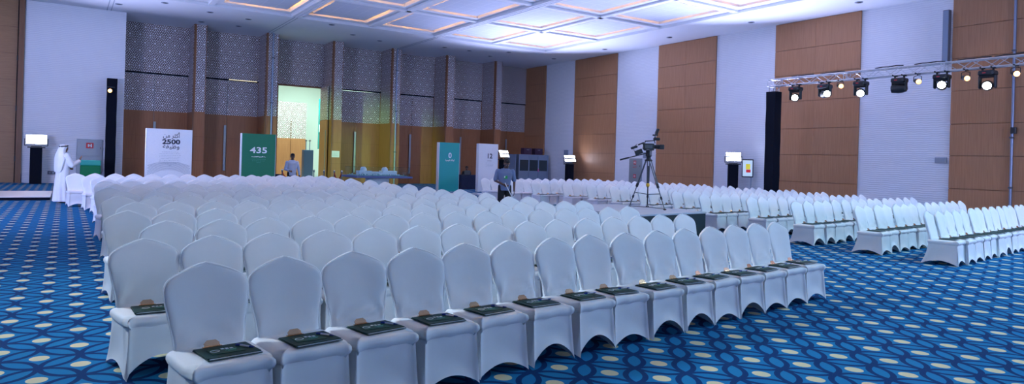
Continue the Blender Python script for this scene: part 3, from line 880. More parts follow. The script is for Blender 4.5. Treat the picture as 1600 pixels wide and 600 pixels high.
moving_head((TX, 11.62, 4.66), (6, 3, 4), M['lensw'], 'black moving head light pointed level at the seam of white wall and wood', TZ0)
moving_head((TX, 10.22, 4.55), (1, 2, .8), M['lensw'], 'brightest moving head light, in front of the rightmost wood panel', TZ0)
for y, z, aim, lab in ((15.28, 4.92, (15, 5, 2.5), 'small black can lamp with amber glow between second and third moving heads'),
                       (12.40, 4.86, (17, 5, 2.5), 'small silver can lamp with warm glow left of the level moving head'),
                       (10.86, 4.84, (16, 2, 2.5), 'small black can lamp with amber glow over the right wood panel'),
                       (9.42, 4.86, (14, 2, 2.5), 'small can lamp with white-hot glow at the right end of truss')):
    lamp_par('can_lamp', (TX-.05, y, z), aim, M['lensy'], lab, TZ0, 'can lamps under the truss')
o = lamp_par('can_lamp', (1.72, 37.40, 4.42), (-3, 20, 2.2), M['lensy'], 'small black can lamp glowing on the far left tower', 4.60)
m = MB(); m.box((.05, .12, .16), (.05, .2, .05), M['blackp']); m.obj('bracket', o)

# ------------------------------------------------------------------ LED flood panels on black pedestals
def led_flood(x, y, rz, hp, label, w_=.78, tilt=30, double=True):
    p = empty('light_pedestal', (x, y, 0), 'black square pedestal under the '+label.split(' in front')[0].split(' beside')[0].split(' before')[0]+('' if 'banner' in label else ', near the wall'), 'pedestal', None, rz)
    m = MB(); m.box((0, 0, hp/2), (.44, .40, hp), M['black'], bev=.01); m.obj('column', p)
    m = MB(); m.box((0, 0, hp+.02), (.66, .44, .05), M['blackp'], bev=.01); m.obj('top_plate', p)
    o = empty('flood_light', (x, y, hp+.045), label, 'flood light', None, rz)
    m = MB(); m.box((0, .0, .03), (.40, .2, .05), M['blackp'], bev=.01)
    for s_ in (-1, 1): m.tube((s_*(w_/2+.03), 0, .05), (s_*(w_/2+.03), 0, .36), .014, n=8, m=M['blackp']); m.tube((s_*.2, 0, .04), (s_*(w_/2+.03), 0, .05), .014, n=8, m=M['blackp'])
    m.obj('yoke', o)
    for k in ((-1, 1) if double else (0,)):
        hh = .19 if double else .42
        T = Matrix.Translation((0, -.02-.05*k*(-1), .33+k*.115)) @ Matrix.Rotation(math.radians(-tilt), 4, 'X')
        m = MB(); m.box((0, .03, 0), (w_, .06, hh+.02), M['blackp'], T=T); 
        for i in range(8): m.box((-w_/2+.05+i*(w_-.1)/7, .07, 0), (.012, .03, hh), M['blackp'], T=T)
        hsg = m.obj('housing', o)
        m = MB(); m.box((0, -.004, 0), (w_-.04, .006, hh-.02), M['led'], T=T); m.obj('led_face', hsg)
    return o
led_flood(-1.10, 37.4, math.radians(4), 1.62, 'white glowing LED flood light in front of the far left white wall', .80, 8, False)
led_flood(22.3, 35.0, math.radians(14), 1.70, 'white LED flood light pair right of the banner numbered 12', .78, 28)
led_flood(26.9, 34.4, math.radians(-12), 1.55, 'tilted LED flood light pair before the wood panel in the far corner', .78, 38)
led_flood(27.0, 21.75, math.radians(-42), 1.78, 'LED flood light pair beside the small lit sign on right wall', .72, 14)
# the light these floods throw
for (x, y, z, t, e) in ((-1.1, 36.6, 2.1, (2, 30, 8.3), 520), (22.2, 34.2, 2.2, (20.5, 28.0, 8.3), 750), (26.2, 33.4, 2.1, (19, 27, 8.3), 620), (26.2, 20.9, 2.2, (20, 16, 8.3), 1150)):
    area('flood_beam', (x, y, z), t, .7, e*.72, (.50, .56, 1.0), .4, math.radians(110))

# ------------------------------------------------------------------ banners
def banner(x, y, rz, w_, h_, m_face, label, plinth=True, edge=None):
    o = empty('display_banner', (x, y, 0), label, 'banner', None, rz)
    m = MB(); m.box((0, 0, h_/2+.08), (w_, .22, h_-.16), m_face, bev=.004); m.obj('panel', o)
    for s_, t_ in ((-1, .024), (1, .012)):
        m = MB(); m.box((s_*(w_/2+t_/2), 0, h_/2+.08), (t_, .225, h_-.16), edge or M['white']); m.obj('edge_trim', o)
    m = MB(); m.box((0, 0, .04), (w_+.25, .55, .08), M['white'], bev=.01); m.obj('plinth', o)
    return o
def tp_(x, z, y=-.1125): return Matrix.Translation((x, y, z)) @ UP
def squig(m, cx, cz, w_, h_, mt, seed=0, y=-.1125):
    r_ = random.Random(seed); x = cx-w_/2
    while x < cx+w_/2-.01:
        l = min(r_.uniform(.02, .07), cx+w_/2-x); m.box((x+l/2, y, cz+r_.uniform(-.2, .2)*h_), (l*.8, .004, h_*r_.uniform(.5, 1)), mt); x += l+r_.uniform(.0, .01)
# 2500
o = banner(2.88, 25.24, 0, 1.34, 2.36, M['white'], 'white banner reading 2500 at the back left behind the chairs')
text('\ufee6\ufee3 \ufeae\ufe9c\ufedb\ufe83', .20, M['ink'], o, tp_(.05, 2.08), width=.50, bold=.002)
text('2500', .21, M['ink'], o, tp_(.05, 1.87), width=.54, bold=.009)
text('\ufe94\ufed4\ufef4\ufec7\ufeed', .20, M['ink'], o, tp_(.05, 1.72), width=.50, bold=.002)
for k in range(9):
    m = MB(); squig(m, .02, 1.60-.055*k, (.5, .62, .66, .64, .55, .62, .66, .60, .12)[k], .012, M['grey'], k); m.obj('text_line', o)
m = MB()
for k in range(9):
    R_ = .58+.05*k; pts = []
    for i in range(25):
        a = PI*(.5+.42)-PI*.84*i/24
        px, pz = R_*1.05*math.cos(a), .66+R_*.62*math.sin(a)
        if abs(px) < .66: pts.append((px, -.112, pz))
    for p0, p1 in zip(pts, pts[1:]): m.tube(p0, p1, .005, n=4, m=M['grey'])
m.obj('arc_pattern', o)
# 435
o = banner(5.93, 26.13, 0, 1.18, 2.36, M['green'], 'green banner reading 435 left of the open doorway')
text('435', .30, M['inkl'], o, tp_(0, 1.66), width=.60, bold=.006)
m = MB(); squig(m, 0, 1.52, .50, .035, M['inkl'], 3); m.obj('subtitle', o)
m = MB(); squig(m, 0, 1.43, .50, .012, M['inkg'], 4); squig(m, 0, 1.37, .46, .012, M['inkg'], 5); squig(m, 0, 1.31, .16, .012, M['inkg'], 6); m.obj('small_print', o)
# 0
o = banner(14.73, 27.87, 0, 1.03, 2.40, M['teal'], 'teal banner reading 0 in front of the lit wooden doors')
text('0', .34, M['inkl'], o, tp_(.03, 1.70), bold=.008)
text('\ufe94\ufef4\ufee4\ufeb3\ufeee\ufee4\ufedf\ufe8d \ufed2\ufe8b\ufe8e\ufec7\ufeee\ufedf\ufe8d', .12, M['inkl'], o, tp_(.03, 1.56), width=.46, bold=.003)
m = MB(); squig(m, .03, 1.47, .42, .012, M['inkg'], 7); squig(m, .03, 1.40, .38, .010, M['inkg'], 8); m.obj('small_print', o)
# 12
o = banner(16.75, 27.75, 0, 1.03, 2.42, M['white'], 'white banner reading 12 near the black table and flood light')
text('12', .32, M['ink'], o, tp_(.06, 1.74), bold=.006)
m = MB(); squig(m, .06, 1.62, .26, .03, M['ink'], 9); m.obj('subtitle', o)
for k in range(4):
    m = MB(); squig(m, .06, 1.53-.06*k, .42, .010, M['grey'], 20+k); m.obj('text_line', o)
# sheet on the pilaster
o = empty('notice_sheet', (13.22, PF-.03, 1.76), 'small white paper notice taped on the pilaster right of doorway', 'notice')
m = MB(); m.box((0, 0, 0), (.50, .006, .38), M['white']); m.obj('sheet', o)
m = MB(); 
for k in range(5): squig(m, 0, .10-.05*k, .36, .012, M['grey'], 30+k, -.005)
m.obj('print', o)

# ------------------------------------------------------------------ architectural model table
mx_, my_ = 10.3, 25.4
o = empty('model_table', (mx_, my_, 0), 'wide dark-edged display table on a round white drum base', 'table', None, 0)
m = MB(); m.box((0, 0, .87), (2.3, 1.6, .08), M['modelb'], bev=.01); m.obj('table_top', o)
m = MB(); m.lathe([(.50, 0), (.50, .02), (.46, .05), (.46, .80), (.62, .83)], 32, M['foyerw']); m.obj('drum_base', o)
o = empty('scale_model', (mx_, my_, .91), 'white architectural scale model of buildings and domes under acrylic', 'scale model')
m = MB(); m.box((0, 0, .012), (2.0, 1.3, .024), M['modelg']); m.obj('ground_board', o)
m = MB(); rr = random.Random(3)
for (x, y, a, c, h_) in ((-.55, 0, .5, .35, .16), (-.1, .1, .35, .4, .13), (.45, 0, .6, .4, .17), (.1, -.3, .4, .2, .10), (-.6, -.35, .3, .2, .09), (.75, .3, .2, .3, .12)):
    m.box((x, y, .024+h_/2), (a, c, h_), M['model'], bev=.005)
for i in range(26): m.box((rr.uniform(-.9, .9), rr.uniform(-.6, .6), .045), (.05, .04, .045), M['model'])
m.obj('building_blocks', o)
for x, y in ((-.58, .0), (.32, .05)):
    m = MB(); m.ball((x, y, .22), (.13, .13, .13), 16, 10, M['model']); m.obj('dome', o)
m = MB()
for i in range(46):
    x, y = rr.uniform(-.95, .95), rr.choice((-.55, -.5, .5, .56)); m.ball((x, y, .05), (.018, .018, .028), 6, 4, M['modelg'])
tg = m.obj('model_trees', o); tg['kind'] = 'stuff'
o = empty('acrylic_case', (mx_, my_, .912), 'clear acrylic cover over the white scale model', 'display case')
for (c, d) in (((0, -.70, .17), (2.1, .01, .34)), ((0, .70, .17), (2.1, .01, .34)), ((-1.05, 0, .17), (.01, 1.4, .34)), ((1.05, 0, .17), (.01, 1.4, .34)), ((0, 0, .345), (2.12, 1.42, .01))):
    m = MB(); m.box(c, d, M['glassp']); m.obj('pane', o)

# stanchions with red rope by the doorway
sts = [(9.52, 28.24), (9.80, 28.1), (9.16, 28.47), (8.80, 28.7), (7.95, 28.5), (7.46, 28.6)]
stm = MB(); stm.lathe([(.16, 0), (.16, .015), (.03, .04), (.02, .06), (.02, .92), (.035, .93), (.03, .96), (.045, .99), (.03, 1.03), (.005, 1.04)], 14, M['brass'])
sm2 = stm.mesh('post')
labs = ['chrome stanchion second from the pilaster notice', 'chrome stanchion nearest the pilaster notice', 'chrome stanchion at the right jamb of doorway', 'chrome stanchion in middle of doorway', 'chrome stanchion just right of the standing man', 'chrome stanchion at the left of the standing man']
for (x, y), lb in zip(sts, labs):
    o = empty('stanchion', (x, y, 0), lb, 'stanchion', 'chrome stanchions by the doorway'); kid('post', sm2, o)
for a, c, lb in ((0, 1, 'red rope slung between the two right stanchions'), (4, 5, 'red rope slung beside the standing man')):
    m = MB(); p0, p1 = Vector((*sts[a], .93)), Vector((*sts[c], .93)); pts = []
    for i in range(11):
        t = i/10; p = p0.lerp(p1, t); p.z -= .28*4*t*(1-t)/1.0; pts.append(p-p0)
    m.path(pts, .02, 8, M['rope']); oo = m.obj('barrier_rope', None, p0); tag(oo, lb, 'rope')

# ------------------------------------------------------------------ wall items
def cabinet(loc, rz, w_, h_, label, split):
    o = empty('fire_cabinet', loc, label, 'fire cabinet', None, rz)
    m = MB(); m.box((0, .06, 0), (w_, .14, h_), M['steel'], bev=.01); m.obj('frame', o)
    for z0, z1 in ((-h_/2, -h_/2+h_*split), (-h_/2+h_*split, h_/2)):
        m = MB(); m.box((0, -.02, (z0+z1)/2), (w_-.06, .02, z1-z0-.05), M['steel'], bev=.004); d_ = m.obj('door', o)
        m = MB(); m.box((w_/2-.09, -.04, (z0+z1)/2), (.025, .02, .10), M['dgrey']); m.obj('latch', d_)
    return o
o = cabinet((.97, 38.33, 1.28), 0, 1.06, 1.64, 'steel fire hose cabinet with red sign on the far left white wall', .50)
m = MB(); m.box((0, -.034, .52), (.30, .006, .26), M['red']); m.box((-.05, -.04, .52), (.07, .004, .13), M['inkl']); m.box((.06, -.04, .52), (.06, .004, .16), M['inkl']); m.box((0, -.04, .52), (.08, .004, .04), M['inkl']); m.obj('sign', o)
o = cabinet((27.74, 29.3, 1.20), -PI/2, 1.02, 1.62, 'steel fire hose cabinet with two red signs behind the tripod', .45)
m = MB(); m.box((0, -.034, .57), (.22, .006, .22), M['red']); m.box((-.04, -.04, .57), (.05, .004, .11), M['inkl']); m.box((.05, -.04, .57), (.04, .004, .13), M['inkl']); m.obj('sign', o)
m = MB(); m.box((0, -.034, -.22), (.22, .006, .22), M['red']); m.box((-.03, -.04, -.22), (.03, .004, .15), M['inkl']); m.box((.04, -.04, -.22), (.03, .004, .13), M['inkl']); m.obj('sign', o)
m = MB(); squig(m, 0, .36, .34, .03, M['red'], 40, -.034); squig(m, 0, .28, .34, .03, M['red'], 41, -.034); m.obj('lettering', o)
def wallbox(name, y, z, w_, h_, d_, mt, lab, cat):
    o = empty(name, (XW, y, z), lab, cat, None, -PI/2)
    m = MB(); m.box((0, -d_/2, 0), (w_, d_, h_), mt, bev=.006); m.obj('case', o)
    m = MB(); m.box((0, -d_-.004, 0), (w_*.84, .008, h_*.8), mt, bev=.002); m.obj('cover', o)
wallbox('control_box', 28.48, 2.2, .36, .34, .08, M['grey'], 'grey control box on the white wall left of the tripod', 'control box')
wallbox('control_box', 12.76, 2.13, .40, .22, .08, M['grey'], 'grey control box low on the white wall under the truss', 'control box')
wallbox('control_box', 35.9, 2.32, .42, .34, .08, M['gbox'], 'pale blue box on white wall above the booth corner', 'control box')
o = empty('wall_socket', (-.52, 38.39, .48), 'small dark double socket low on the far left white wall', 'socket')
m = MB(); m.box((0, -.01, 0), (.30, .02, .15), M['socket'], bev=.004); m.obj('plate', o)
m = MB(); m.box((-.07, -.022, 0), (.08, .006, .08), M['grey']); m.box((.07, -.022, 0), (.08, .006, .08), M['grey']); m.obj('outlets', o)
o = empty('column_speaker', (XW, 12.58, 6.76), 'tall dark grey column speaker high on the right white wall', 'speaker', None, -PI/2)
m = MB(); m.box((0, -.25, 0), (.22, .18, 2.0), M['dgrey'], bev=.01); m.obj('cabinet', o)
m = MB(); m.box((.0, -.345, 0), (.18, .01, 1.94), M['gbox']); m.obj('grille', o)
m = MB()
for z in (-.7, .7): m.box((0, -.08, z), (.06, .16, .06), M['dgrey'])
m.obj('bracket', o)
def conduit(x, y, lab, box=False):
    o = empty('service_pipe', (x, y, 0), lab, 'pipe')
    m = MB(); m.box((0, 0, H/2), (.09, .07, H-.01), M['channel'], bev=.012); m.obj('channel', o)
    m = MB()
    for z in ((1.2, 2.95, 6) if box else (2, 4.5, 7)): m.box((0, 0, z), (.16, .11, .06), M['dgrey'])
    m.obj('bracket', o)
    if box:
        m = MB(); m.box((-.05, -.06, 3.2), (.12, .16, .22), M['blackp'], bev=.01); m.obj('junction_box', o)
conduit(9.52, PF-.06, 'silver vertical channel on the pilaster left of the doorway')
conduit(16.94, PF-.06, 'silver vertical channel on the pilaster behind the model table')
conduit(XW-.12, 10.42, 'silver vertical conduit on the rightmost wood panel', True)

# small lit sign on a stand
o = empty('digital_sign', (27.25, 21.1, 0), 'small upright lit sign on a grey stand by the right wall', 'sign stand', None, math.radians(-58))
m = MB(); m.box((0, .0, 1.62), (.52, .06, .86), M['blackp'], bev=.01); m.obj('frame', o)
m = MB(); m.box((0, -.034, 1.62), (.44, .008, .76), M['screenb']); sc = m.obj('screen', o)
m = MB(); m.box((.02, -.041, 1.70), (.20, .004, .26), M['screeny']); m.box((.04, -.041, 1.49), (.2, .004, .14), M['screenr']); m.obj('picture', sc)
m = MB(); m.box((.16, .06, .75), (.08, .04, 1.5), M['grey']); m.box((.16, .06, 1.45), (.14, .10, .4), M['blackp'], bev=.01); m.obj('post', o)
m = MB(); m.box((.1, .05, .012), (.5, .4, .024), M['grey']); m.obj('base', o)

# interpreter booth in the corner
bx, by = 25.0, 37.35
o = empty('interpreter_booth', (bx, by, 0), 'grey three-window interpreter booth in the far corner of the hall', 'booth')
m = MB()
for x in (0, .78, 1.55, 2.32): m.box((x, 0, 1.05), (.07, .07, 2.1), M['gbox'])
for z in (.04, 1.0, 1.80, 2.08): m.box((1.16, 0, z), (2.32, .06, .07), M['gbox'])
m.box((1.16, .02, .52), (2.30, .03, .92), M['gbox']); m.box((1.16, .02, 1.94), (2.30, .03, .24), M['gbox'])
m.obj('front_frame', o)
for x in (.39, 1.165, 1.935):
    m = MB(); m.box((x, .01, 1.40), (.70, .012, .74), M['boothg']); m.obj('window_pane', o)
m = MB(); m.box((0, .55, 1.05), (.04, 1.1, 2.1), M['gbox']); m.box((2.32, .55, 1.05), (.04, 1.1, 2.1), M['gbox']); m.box((1.16, 1.1, 1.05), (2.32, .04, 2.1), M['gbox']); m.box((1.16, .55, 2.10), (2.36, 1.14, .04), M['gbox']); m.obj('shell', o)
m = MB(); m.box((-.42, .25, 1.05), (.03, .95, 2.1), M['gbox'], T=Matrix.Rotation(0, 4, 'Z')); m.obj('side_panel', o)
for x, lb in ((.85, 'left dark crate on top of the booth'), (1.75, 'right dark crate on top of the booth')):
    e = empty('equipment_crate', (bx+x, by+.45, 2.12), lb, 'crate', 'dark crates on the booth')
    m = MB(); m.box((0, 0, .22), (.62, .4, .42), mat('dark_plum_case', (.05, .02, .05), .6), bev=.01); m.obj('case', e)
    m = MB(); m.box((0, -.205, .32), (.2, .012, .03), M['steel']); m.obj('handle', e)
o = empty('pink_bottle', (bx+1.52, by-.06, 1.0), 'small pink bottle at a booth window', 'bottle')

# table with two seated people
def laptop(x, y, z, rz, lab):
    o = empty('laptop', (x, y, z), lab, 'laptop', None, rz)
    m = MB(); m.box((0, 0, .01), (.36, .25, .02), M['blackp'], bev=.004); m.obj('base', o)
    m = MB(); m.box((0, -.14, .13), (.36, .012, .24), M['blackp'], T=Matrix.Translation((0, 0, 0)), bev=.004); m.obj('lid', o)
tx, ty = 19.5, 33.5
def cloth_table(x, y, w_, d_, h_, mt, lab, rz=0):
    o = empty('draped_table', (x, y, 0), lab, 'table', None, rz)
    m = MB(); m.box((0, 0, h_-.015), (w_, d_, .03), mt, bev=.008); m.obj('table_top', o)
    m = MB(); rows = []
    per = []
    n_ = 22
    for i in range(n_): per.append((-w_/2+w_*i/n_, -d_/2, 0, -1))
    for i in range(10): per.append((w_/2, -d_/2+d_*i/10, 1, 0))
    for i in range(n_): per.append((w_/2-w_*i/n_, d_/2, 0, 1))
    for i in range(10): per.append((-w_/2, d_/2-d_*i/10, -1, 0))
    for k in range(5):
        z = h_-.02-(h_-.03)*k/4; rows.append([(px+nx*.03*(k/4)*math.sin(i*1.9), py+ny*.03*(k/4)*math.sin(i*1.9), z) for i, (px, py, nx, ny) in enumerate(per)])
    m.grid(rows, mt, True); m.obj('table_skirt', o); return o
cloth_table(tx, ty, 2.3, .75, .80, M['navy'], 'dark navy draped table between teal banner and white banner', 0)
laptop(tx+.35, ty-.05, .802, math.radians(-10), 'black laptop open in front of the right seated person')
laptop(tx-.55, ty+.1, .802, math.radians(-10), 'black laptop open in front of the left seated person')
m = MB(); rr = random.Random(9); rows = []
for k in range(6):
    t = k/5; rows.append([((.30*(1-t)+.02)*math.cos(2*PI*i/14)*(1+.15*math.sin(i*2.3)), (.20*(1-t)+.02)*math.sin(2*PI*i/14), .20*math.sin(t*PI/2)*(1+.1*math.sin(i*1.7))) for i in range(14)])
m.grid(rows, M['white'], True); m.add(rows[-1], [list(range(14))], M['white']); oo = m.obj('crumpled_cloth', None, (tx+.78, ty-.02, .80)); tag(oo, 'crumpled white cloth heap on the navy table', 'cloth')
cloth_table(6.55, 27.4, 1.1, .6, .86, M['navy'], 'dark draped table beside the man in the doorway')
laptop(6.5, 27.4, .862, math.radians(20), 'black laptop on dark table right of the green banner')

# ------------------------------------------------------------------ people
def hand(mb, w_, d, side, mt, curl=.3, n=(0, 0, 1), s=1.0):
    """palm and five fingers from wrist w_ along d; side = thumb direction; n = back of hand"""
    d = Vector(d).normalized(); sd = Vector(side); sd = (sd-d*sd.dot(d)).normalized(); nn = d.cross(sd).normalized()
    if nn.dot(Vector(n)) < 0: nn = -nn
    w_ = Vector(w_)
    for k in range(4):
        mb.limb(w_+sd*(.012-.008*k)*s, w_+d*.085*s+sd*(.030-.02*k)*s, .014*s, .011*s, mt, 8)
    for k, L in enumerate((.070, .078, .072, .056)):
        a = w_+d*.088*s+sd*(.030-.02*k)*s
        m1 = a+(d-nn*curl)*.5*L*s; m2 = m1+(d*.8-nn*curl*2.2).normalized()*.5*L*s
        mb.limb(a, m1, .0095*s, .0085*s, mt, 8); mb.limb(m1, m2, .0085*s, .007*s, mt, 8)
    a = w_+d*.02*s+sd*.022*s; m1 = a+(d*.6+sd*.8)*.040*s; m2 = m1+(d*.95+sd*.25-nn*curl*.5)*.032*s
    mb.limb(a, m1, .012*s, .010*s, mt, 8); mb.limb(m1, m2, .010*s, .008*s, mt, 8)
def headgeo(mb, c, T, mt):
    """head centred at c, facing -Y before T (rotation about c)"""
    TT = Matrix.Translation(c) @ T
    mb.ball((0, .012, .02), (.078, .098, .098), 20, 14, mt, TT); mb.ball((0, -.022, -.045), (.058, .068, .068), 16, 10, mt, TT)
    mb.ball((0, -.092, -.012), (.014, .020, .026), 10, 7, mt, TT); mb.ball((0, -.078, -.058), (.024, .014, .009), 10, 6, mt, TT); mb.ball((0, -.070, -.090), (.024, .020, .018), 10, 6, mt, TT)
    for s_ in (-1, 1):
        mb.ball((s_*.080, .01, -.012), (.011, .020, .032), 8, 6, mt, TT); mb.ball((s_*.032, -.078, .018), (.022, .014, .009), 8, 6, mt, TT)
def face(parent, c, T):
    TT = Matrix.Translation(c) @ T; m = MB()
    for s_ in (-1, 1): m.ball((s_*.031, -.086, .004), (.013, .006, .006), 8, 6, M['penw'], TT); m.ball((s_*.031, -.091, .004), (.006, .004, .006), 8, 6, M['hair'], TT)
    m.obj('eyes', parent)
    m = MB()
    for s_ in (-1, 1): m.box((s_*.032, -.088, .027), (.034, .008, .006), M['hair'], T=TT)
    m.obj('eyebrows', parent)
def hairgeo(c, T, parent):
    TT = Matrix.Translation(c) @ T; m = MB()
    m.ball((0, .028, .040), (.086, .100, .092), 20, 12, M['hair'], TT); m.ball((0, -.035, .085), (.064, .055, .035), 14, 8, M['hair'], TT)
    m.ball((0, .06, -.02), (.074, .065, .06), 14, 8, M['hair'], TT)
    return m.obj('hair', parent, remesh=.009)
def person_torso(mb, mt, z0=.92, sh=1.42, wsh=.19, wh=.155, th=.11, lean=0):
    n = 20; rows = []
    for z, hw, hd, y in ((z0-.06, wh*.98, th*.98, 0), (z0, wh, th, 0), (z0+.12, wh*.92, th*.96, lean*.2), (z0+.28, wh*1.05, th*1.02, lean*.5), (sh-.10, wsh*1.0, th*1.05, lean*.8), (sh-.02, wsh*.88, th*.85, lean), (sh+.03, wsh*.45, th*.6, lean)):
        rows.append([(hw*sgnpow(math.cos(2*PI*i/n), .8), y+hd*sgnpow(math.sin(2*PI*i/n), .8), z) for i in range(n)])
    mb.grid(rows, mt, True); mb.add(rows[0], [list(range(n))[::-1]], mt); mb.add(rows[-1], [list(range(n))], mt)

# man in blue shirt with a long white stick (standing in the aisle, looking down)
o = empty('person', (10.25, 16.0, 0), 'man in slate blue polo shirt looking down, holding a long white stick', 'person', None, math.radians(-24))
sk = M['skin_dark']
hc = Vector((.03, -.10, 1.545)); HT = Matrix.Rotation(math.radians(12), 4, 'Z') @ Matrix.Rotation(math.radians(28), 4, 'X')
m = MB(); headgeo(m, hc, HT, sk)
m.limb((.005, -.01, 1.36), (.02, -.06, 1.47), .055, .052, sk)
person_torso(m, sk, .90, 1.37, .17, .14, .10, -.02)
LSh, RSh = Vector((.20, -.01, 1.33)), Vector((-.20, -.01, 1.33))
RE, RW = Vector((-.27, .02, 1.07)), Vector((-.07, -.20, .97))
LE, LW = Vector((.27, .02, 1.06)), Vector((.26, -.06, .80))
m.limb(RSh, RE, .05, .038, sk); m.limb(RE, RW, .037, .026, sk); m.limb(LSh, LE, .05, .038, sk); m.limb(LE, LW, .037, .026, sk)
hand(m, RW, (.75, -.25, -.35), (0, -.3, .9), sk, .8, (-.3, -.8, .3)); hand(m, LW, (0, -.1, -1), (-.2, -1, 0), sk, .35, (1, 0, 0))
for s_ in (-1, 1):
    kn = Vector((s_*.115, -.03, .48)); an = Vector((s_*.13+.0, .03, .09))
    m.limb((s_*.09, 0, .90), kn, .085, .056, sk); m.limb(kn, an, .054, .036, sk); m.limb(an, an+Vector((s_*.02, -.15, -.05)), .036, .030, sk)
m.obj('body', o, remesh=.008, smooth_it=2)
face(o, hc, HT); hairgeo(hc, HT, o)
m = MB(); person_torso(m, M['shirt'], .86, 1.385, .205, .170, .128, -.02)
m.limb(RSh, RSh.lerp(RE, .85), .075, .066, M['shirt']); m.limb(LSh, LSh.lerp(LE, .85), .075, .066, M['shirt'])
m.obj('polo_shirt', o, remesh=.012, smooth_it=2)
m = MB()
m.tube((0, -.02, 1.375), (.01, -.035, 1.42), .078, .066, 16, M['shirt'], caps=False)
for s_ in (-1, 1): m.box((s_*.035, -.115, 1.365), (.06, .02, .05), M['shirt'], T=None)
m.obj('collar', o)
m = MB(); m.box((.0, -.148, 1.17), (.10, .012, .08), mat('green_badge', (.02, .35, .08), .5)); m.box((-.03, -.152, 1.18), (.03, .012, .05), M['penw']); m.obj('badge', o)
m = MB()
for s_ in (-1, 1):
    kn = Vector((s_*.115, -.03, .48)); an = Vector((s_*.13, .03, .07))
    m.limb((s_*.085, 0, .90), kn, .105, .082, M['trouser']); m.limb(kn, an, .080, .068, M['trouser'])
m.ball((0, 0, .90), (.165, .12, .10), 16, 10, M['trouser']); m.obj('trousers', o, remesh=.014, smooth_it=2)
for s_ in (-1, 1):
    m = MB(); m.ball((s_*.14, -.05, .045), (.05, .14, .045), 16, 8, M['blackp']); m.box((s_*.14, -.05, .012), (.09, .27, .022), M['blackp'], bev=.008); m.obj('shoe', o)
# stick in his hand
p0 = Vector((-.06, -.30, 1.10)); p1 = Vector((.42, -.62, .03))
RZ = Matrix.Translation((10.25, 16.0, 0)) @ Matrix.Rotation(math.radians(-24), 4, 'Z')
m = MB(); pa, pb = RZ @ Vector((-.03, -.235, 1.02)), RZ @ Vector((.46, -.50, .03))
e = empty('long_stick', pb, 'long white stick held by the man in the slate blue shirt', 'stick')
m = MB(); m.tube(pa-pb, Vector((0, 0, 0)), .013, n=8, m=M['white']); m.obj('shaft', e)
m = MB(); m.box((0, 0, .0), (.20, .05, .03), M['white'], bev=.008); m.obj('foot_bar', e)

# man in white robe and head cloth, seen from behind and to the side
o = empty('person', (-.05, 24.2, 0), 'man in long white robe and white head cloth with one hand raised', 'person', None, math.radians(118))
sk = M['skin']
hc = Vector((0, -.03, 1.62)); HT = Matrix.Rotation(math.radians(0), 4, 'Z') @ Matrix.Rotation(math.radians(6), 4, 'X')
m = MB(); headgeo(m, hc, HT, sk); m.limb((0, 0, 1.42), (0, -.01, 1.54), .055, .055, sk)
person_torso(m, sk, .95, 1.45, .18, .15, .11, 0)
LSh, RSh = Vector((.20, 0, 1.40)), Vector((-.20, 0, 1.40))
RE, RW = Vector((-.25, -.12, 1.12)), Vector((-.18, -.38, 1.26))
LE, LW = Vector((.26, -.02, 1.12)), Vector((.22, -.24, 1.02))
m.limb(RSh, RE, .05, .038, sk); m.limb(RE, RW, .037, .028, sk); m.limb(LSh, LE, .05, .038, sk); m.limb(LE, LW, .037, .028, sk)
hand(m, RW, (0, -.25, 1), (.9, 0, 0), sk, .15, (0, 1, 0)); hand(m, LW, (0, -1, 0), (-.6, 0, .7), sk, .4, (0, 0, 1))
for s_ in (-1, 1):
    kn = Vector((s_*.11, -.02, .50)); an = Vector((s_*.12, .03, .09))
    m.limb((s_*.09, 0, .94), kn, .085, .056, sk); m.limb(kn, an, .054, .036, sk); m.limb(an, an+Vector((0, -.15, -.05)), .036, .03, sk)
m.obj('body', o, remesh=.008, smooth_it=2); face(o, hc, HT)
m = MB(); n = 40; rows = []
for z, hw, hd in ((.05, .27, .225), (.3, .255, .21), (.6, .235, .19), (.9, .215, .165), (1.05, .205, .155), (1.2, .21, .15), (1.35, .215, .14), (1.43, .17, .11), (1.48, .085, .07)):
    fold = max(0, (1.0-z))*.03
    rows.append([((hw+fold*math.sin(9*2*PI*i/n+z*2))*math.cos(2*PI*i/n), (hd+fold*math.sin(9*2*PI*i/n+z*2))*math.sin(2*PI*i/n), z) for i in range(n)])
m.grid(rows, M['thobe'], True); m.add(rows[0], [list(range(n))[::-1]], M['thobe']); m.add(rows[-1], [list(range(n))], M['thobe'])
m.limb(RSh, RE, .085, .075, M['thobe']); m.limb(RE, RE.lerp(RW, .85), .075, .062, M['thobe']); m.limb(LSh, LE, .085, .075, M['thobe']); m.limb(LE, LE.lerp(LW, .85), .075, .062, M['thobe'])
m.obj('robe', o, remesh=.014, smooth_it=1)
m = MB(); rows = []; n = 32
for z, hw, y0_, y1_ in ((1.735, .02, -.03, .02), (1.72, .07, -.09, .08), (1.68, .10, -.115, .11), (1.60, .115, -.06, .13), (1.52, .13, -.04, .16), (1.42, .19, -.08, .19), (1.30, .23, -.06, .20), (1.15, .21, .0, .20), (1.0, .19, .05, .20), (.92, .15, .10, .19)):
    rows.append([(hw*math.cos(2*PI*i/n)*(1+.05*math.sin(7*2*PI*i/n)), (y0_+y1_)/2+(y1_-y0_)/2*math.sin(2*PI*i/n)*(1+.05*math.sin(7*2*PI*i/n)), z) for i in range(n)])
m.grid([r_[::-1] for r_ in rows], M['thobe'], True); m.add(rows[0], [list(range(n))], M['thobe'], True); m.add(rows[-1], [list(range(n))[::-1]], M['thobe']); m.obj('head_cloth', o)
m = MB()
for k in range(2):
    pts = [(.103*math.cos(2*PI*i/24), -.004+.115*math.sin(2*PI*i/24), 1.675+.02*k-.012*math.sin(2*PI*i/24)) for i in range(25)]
    for a, c in zip(pts, pts[1:]): m.tube(a, c, .010, n=6, m=M['blackp'])
m.obj('black_cord', o)
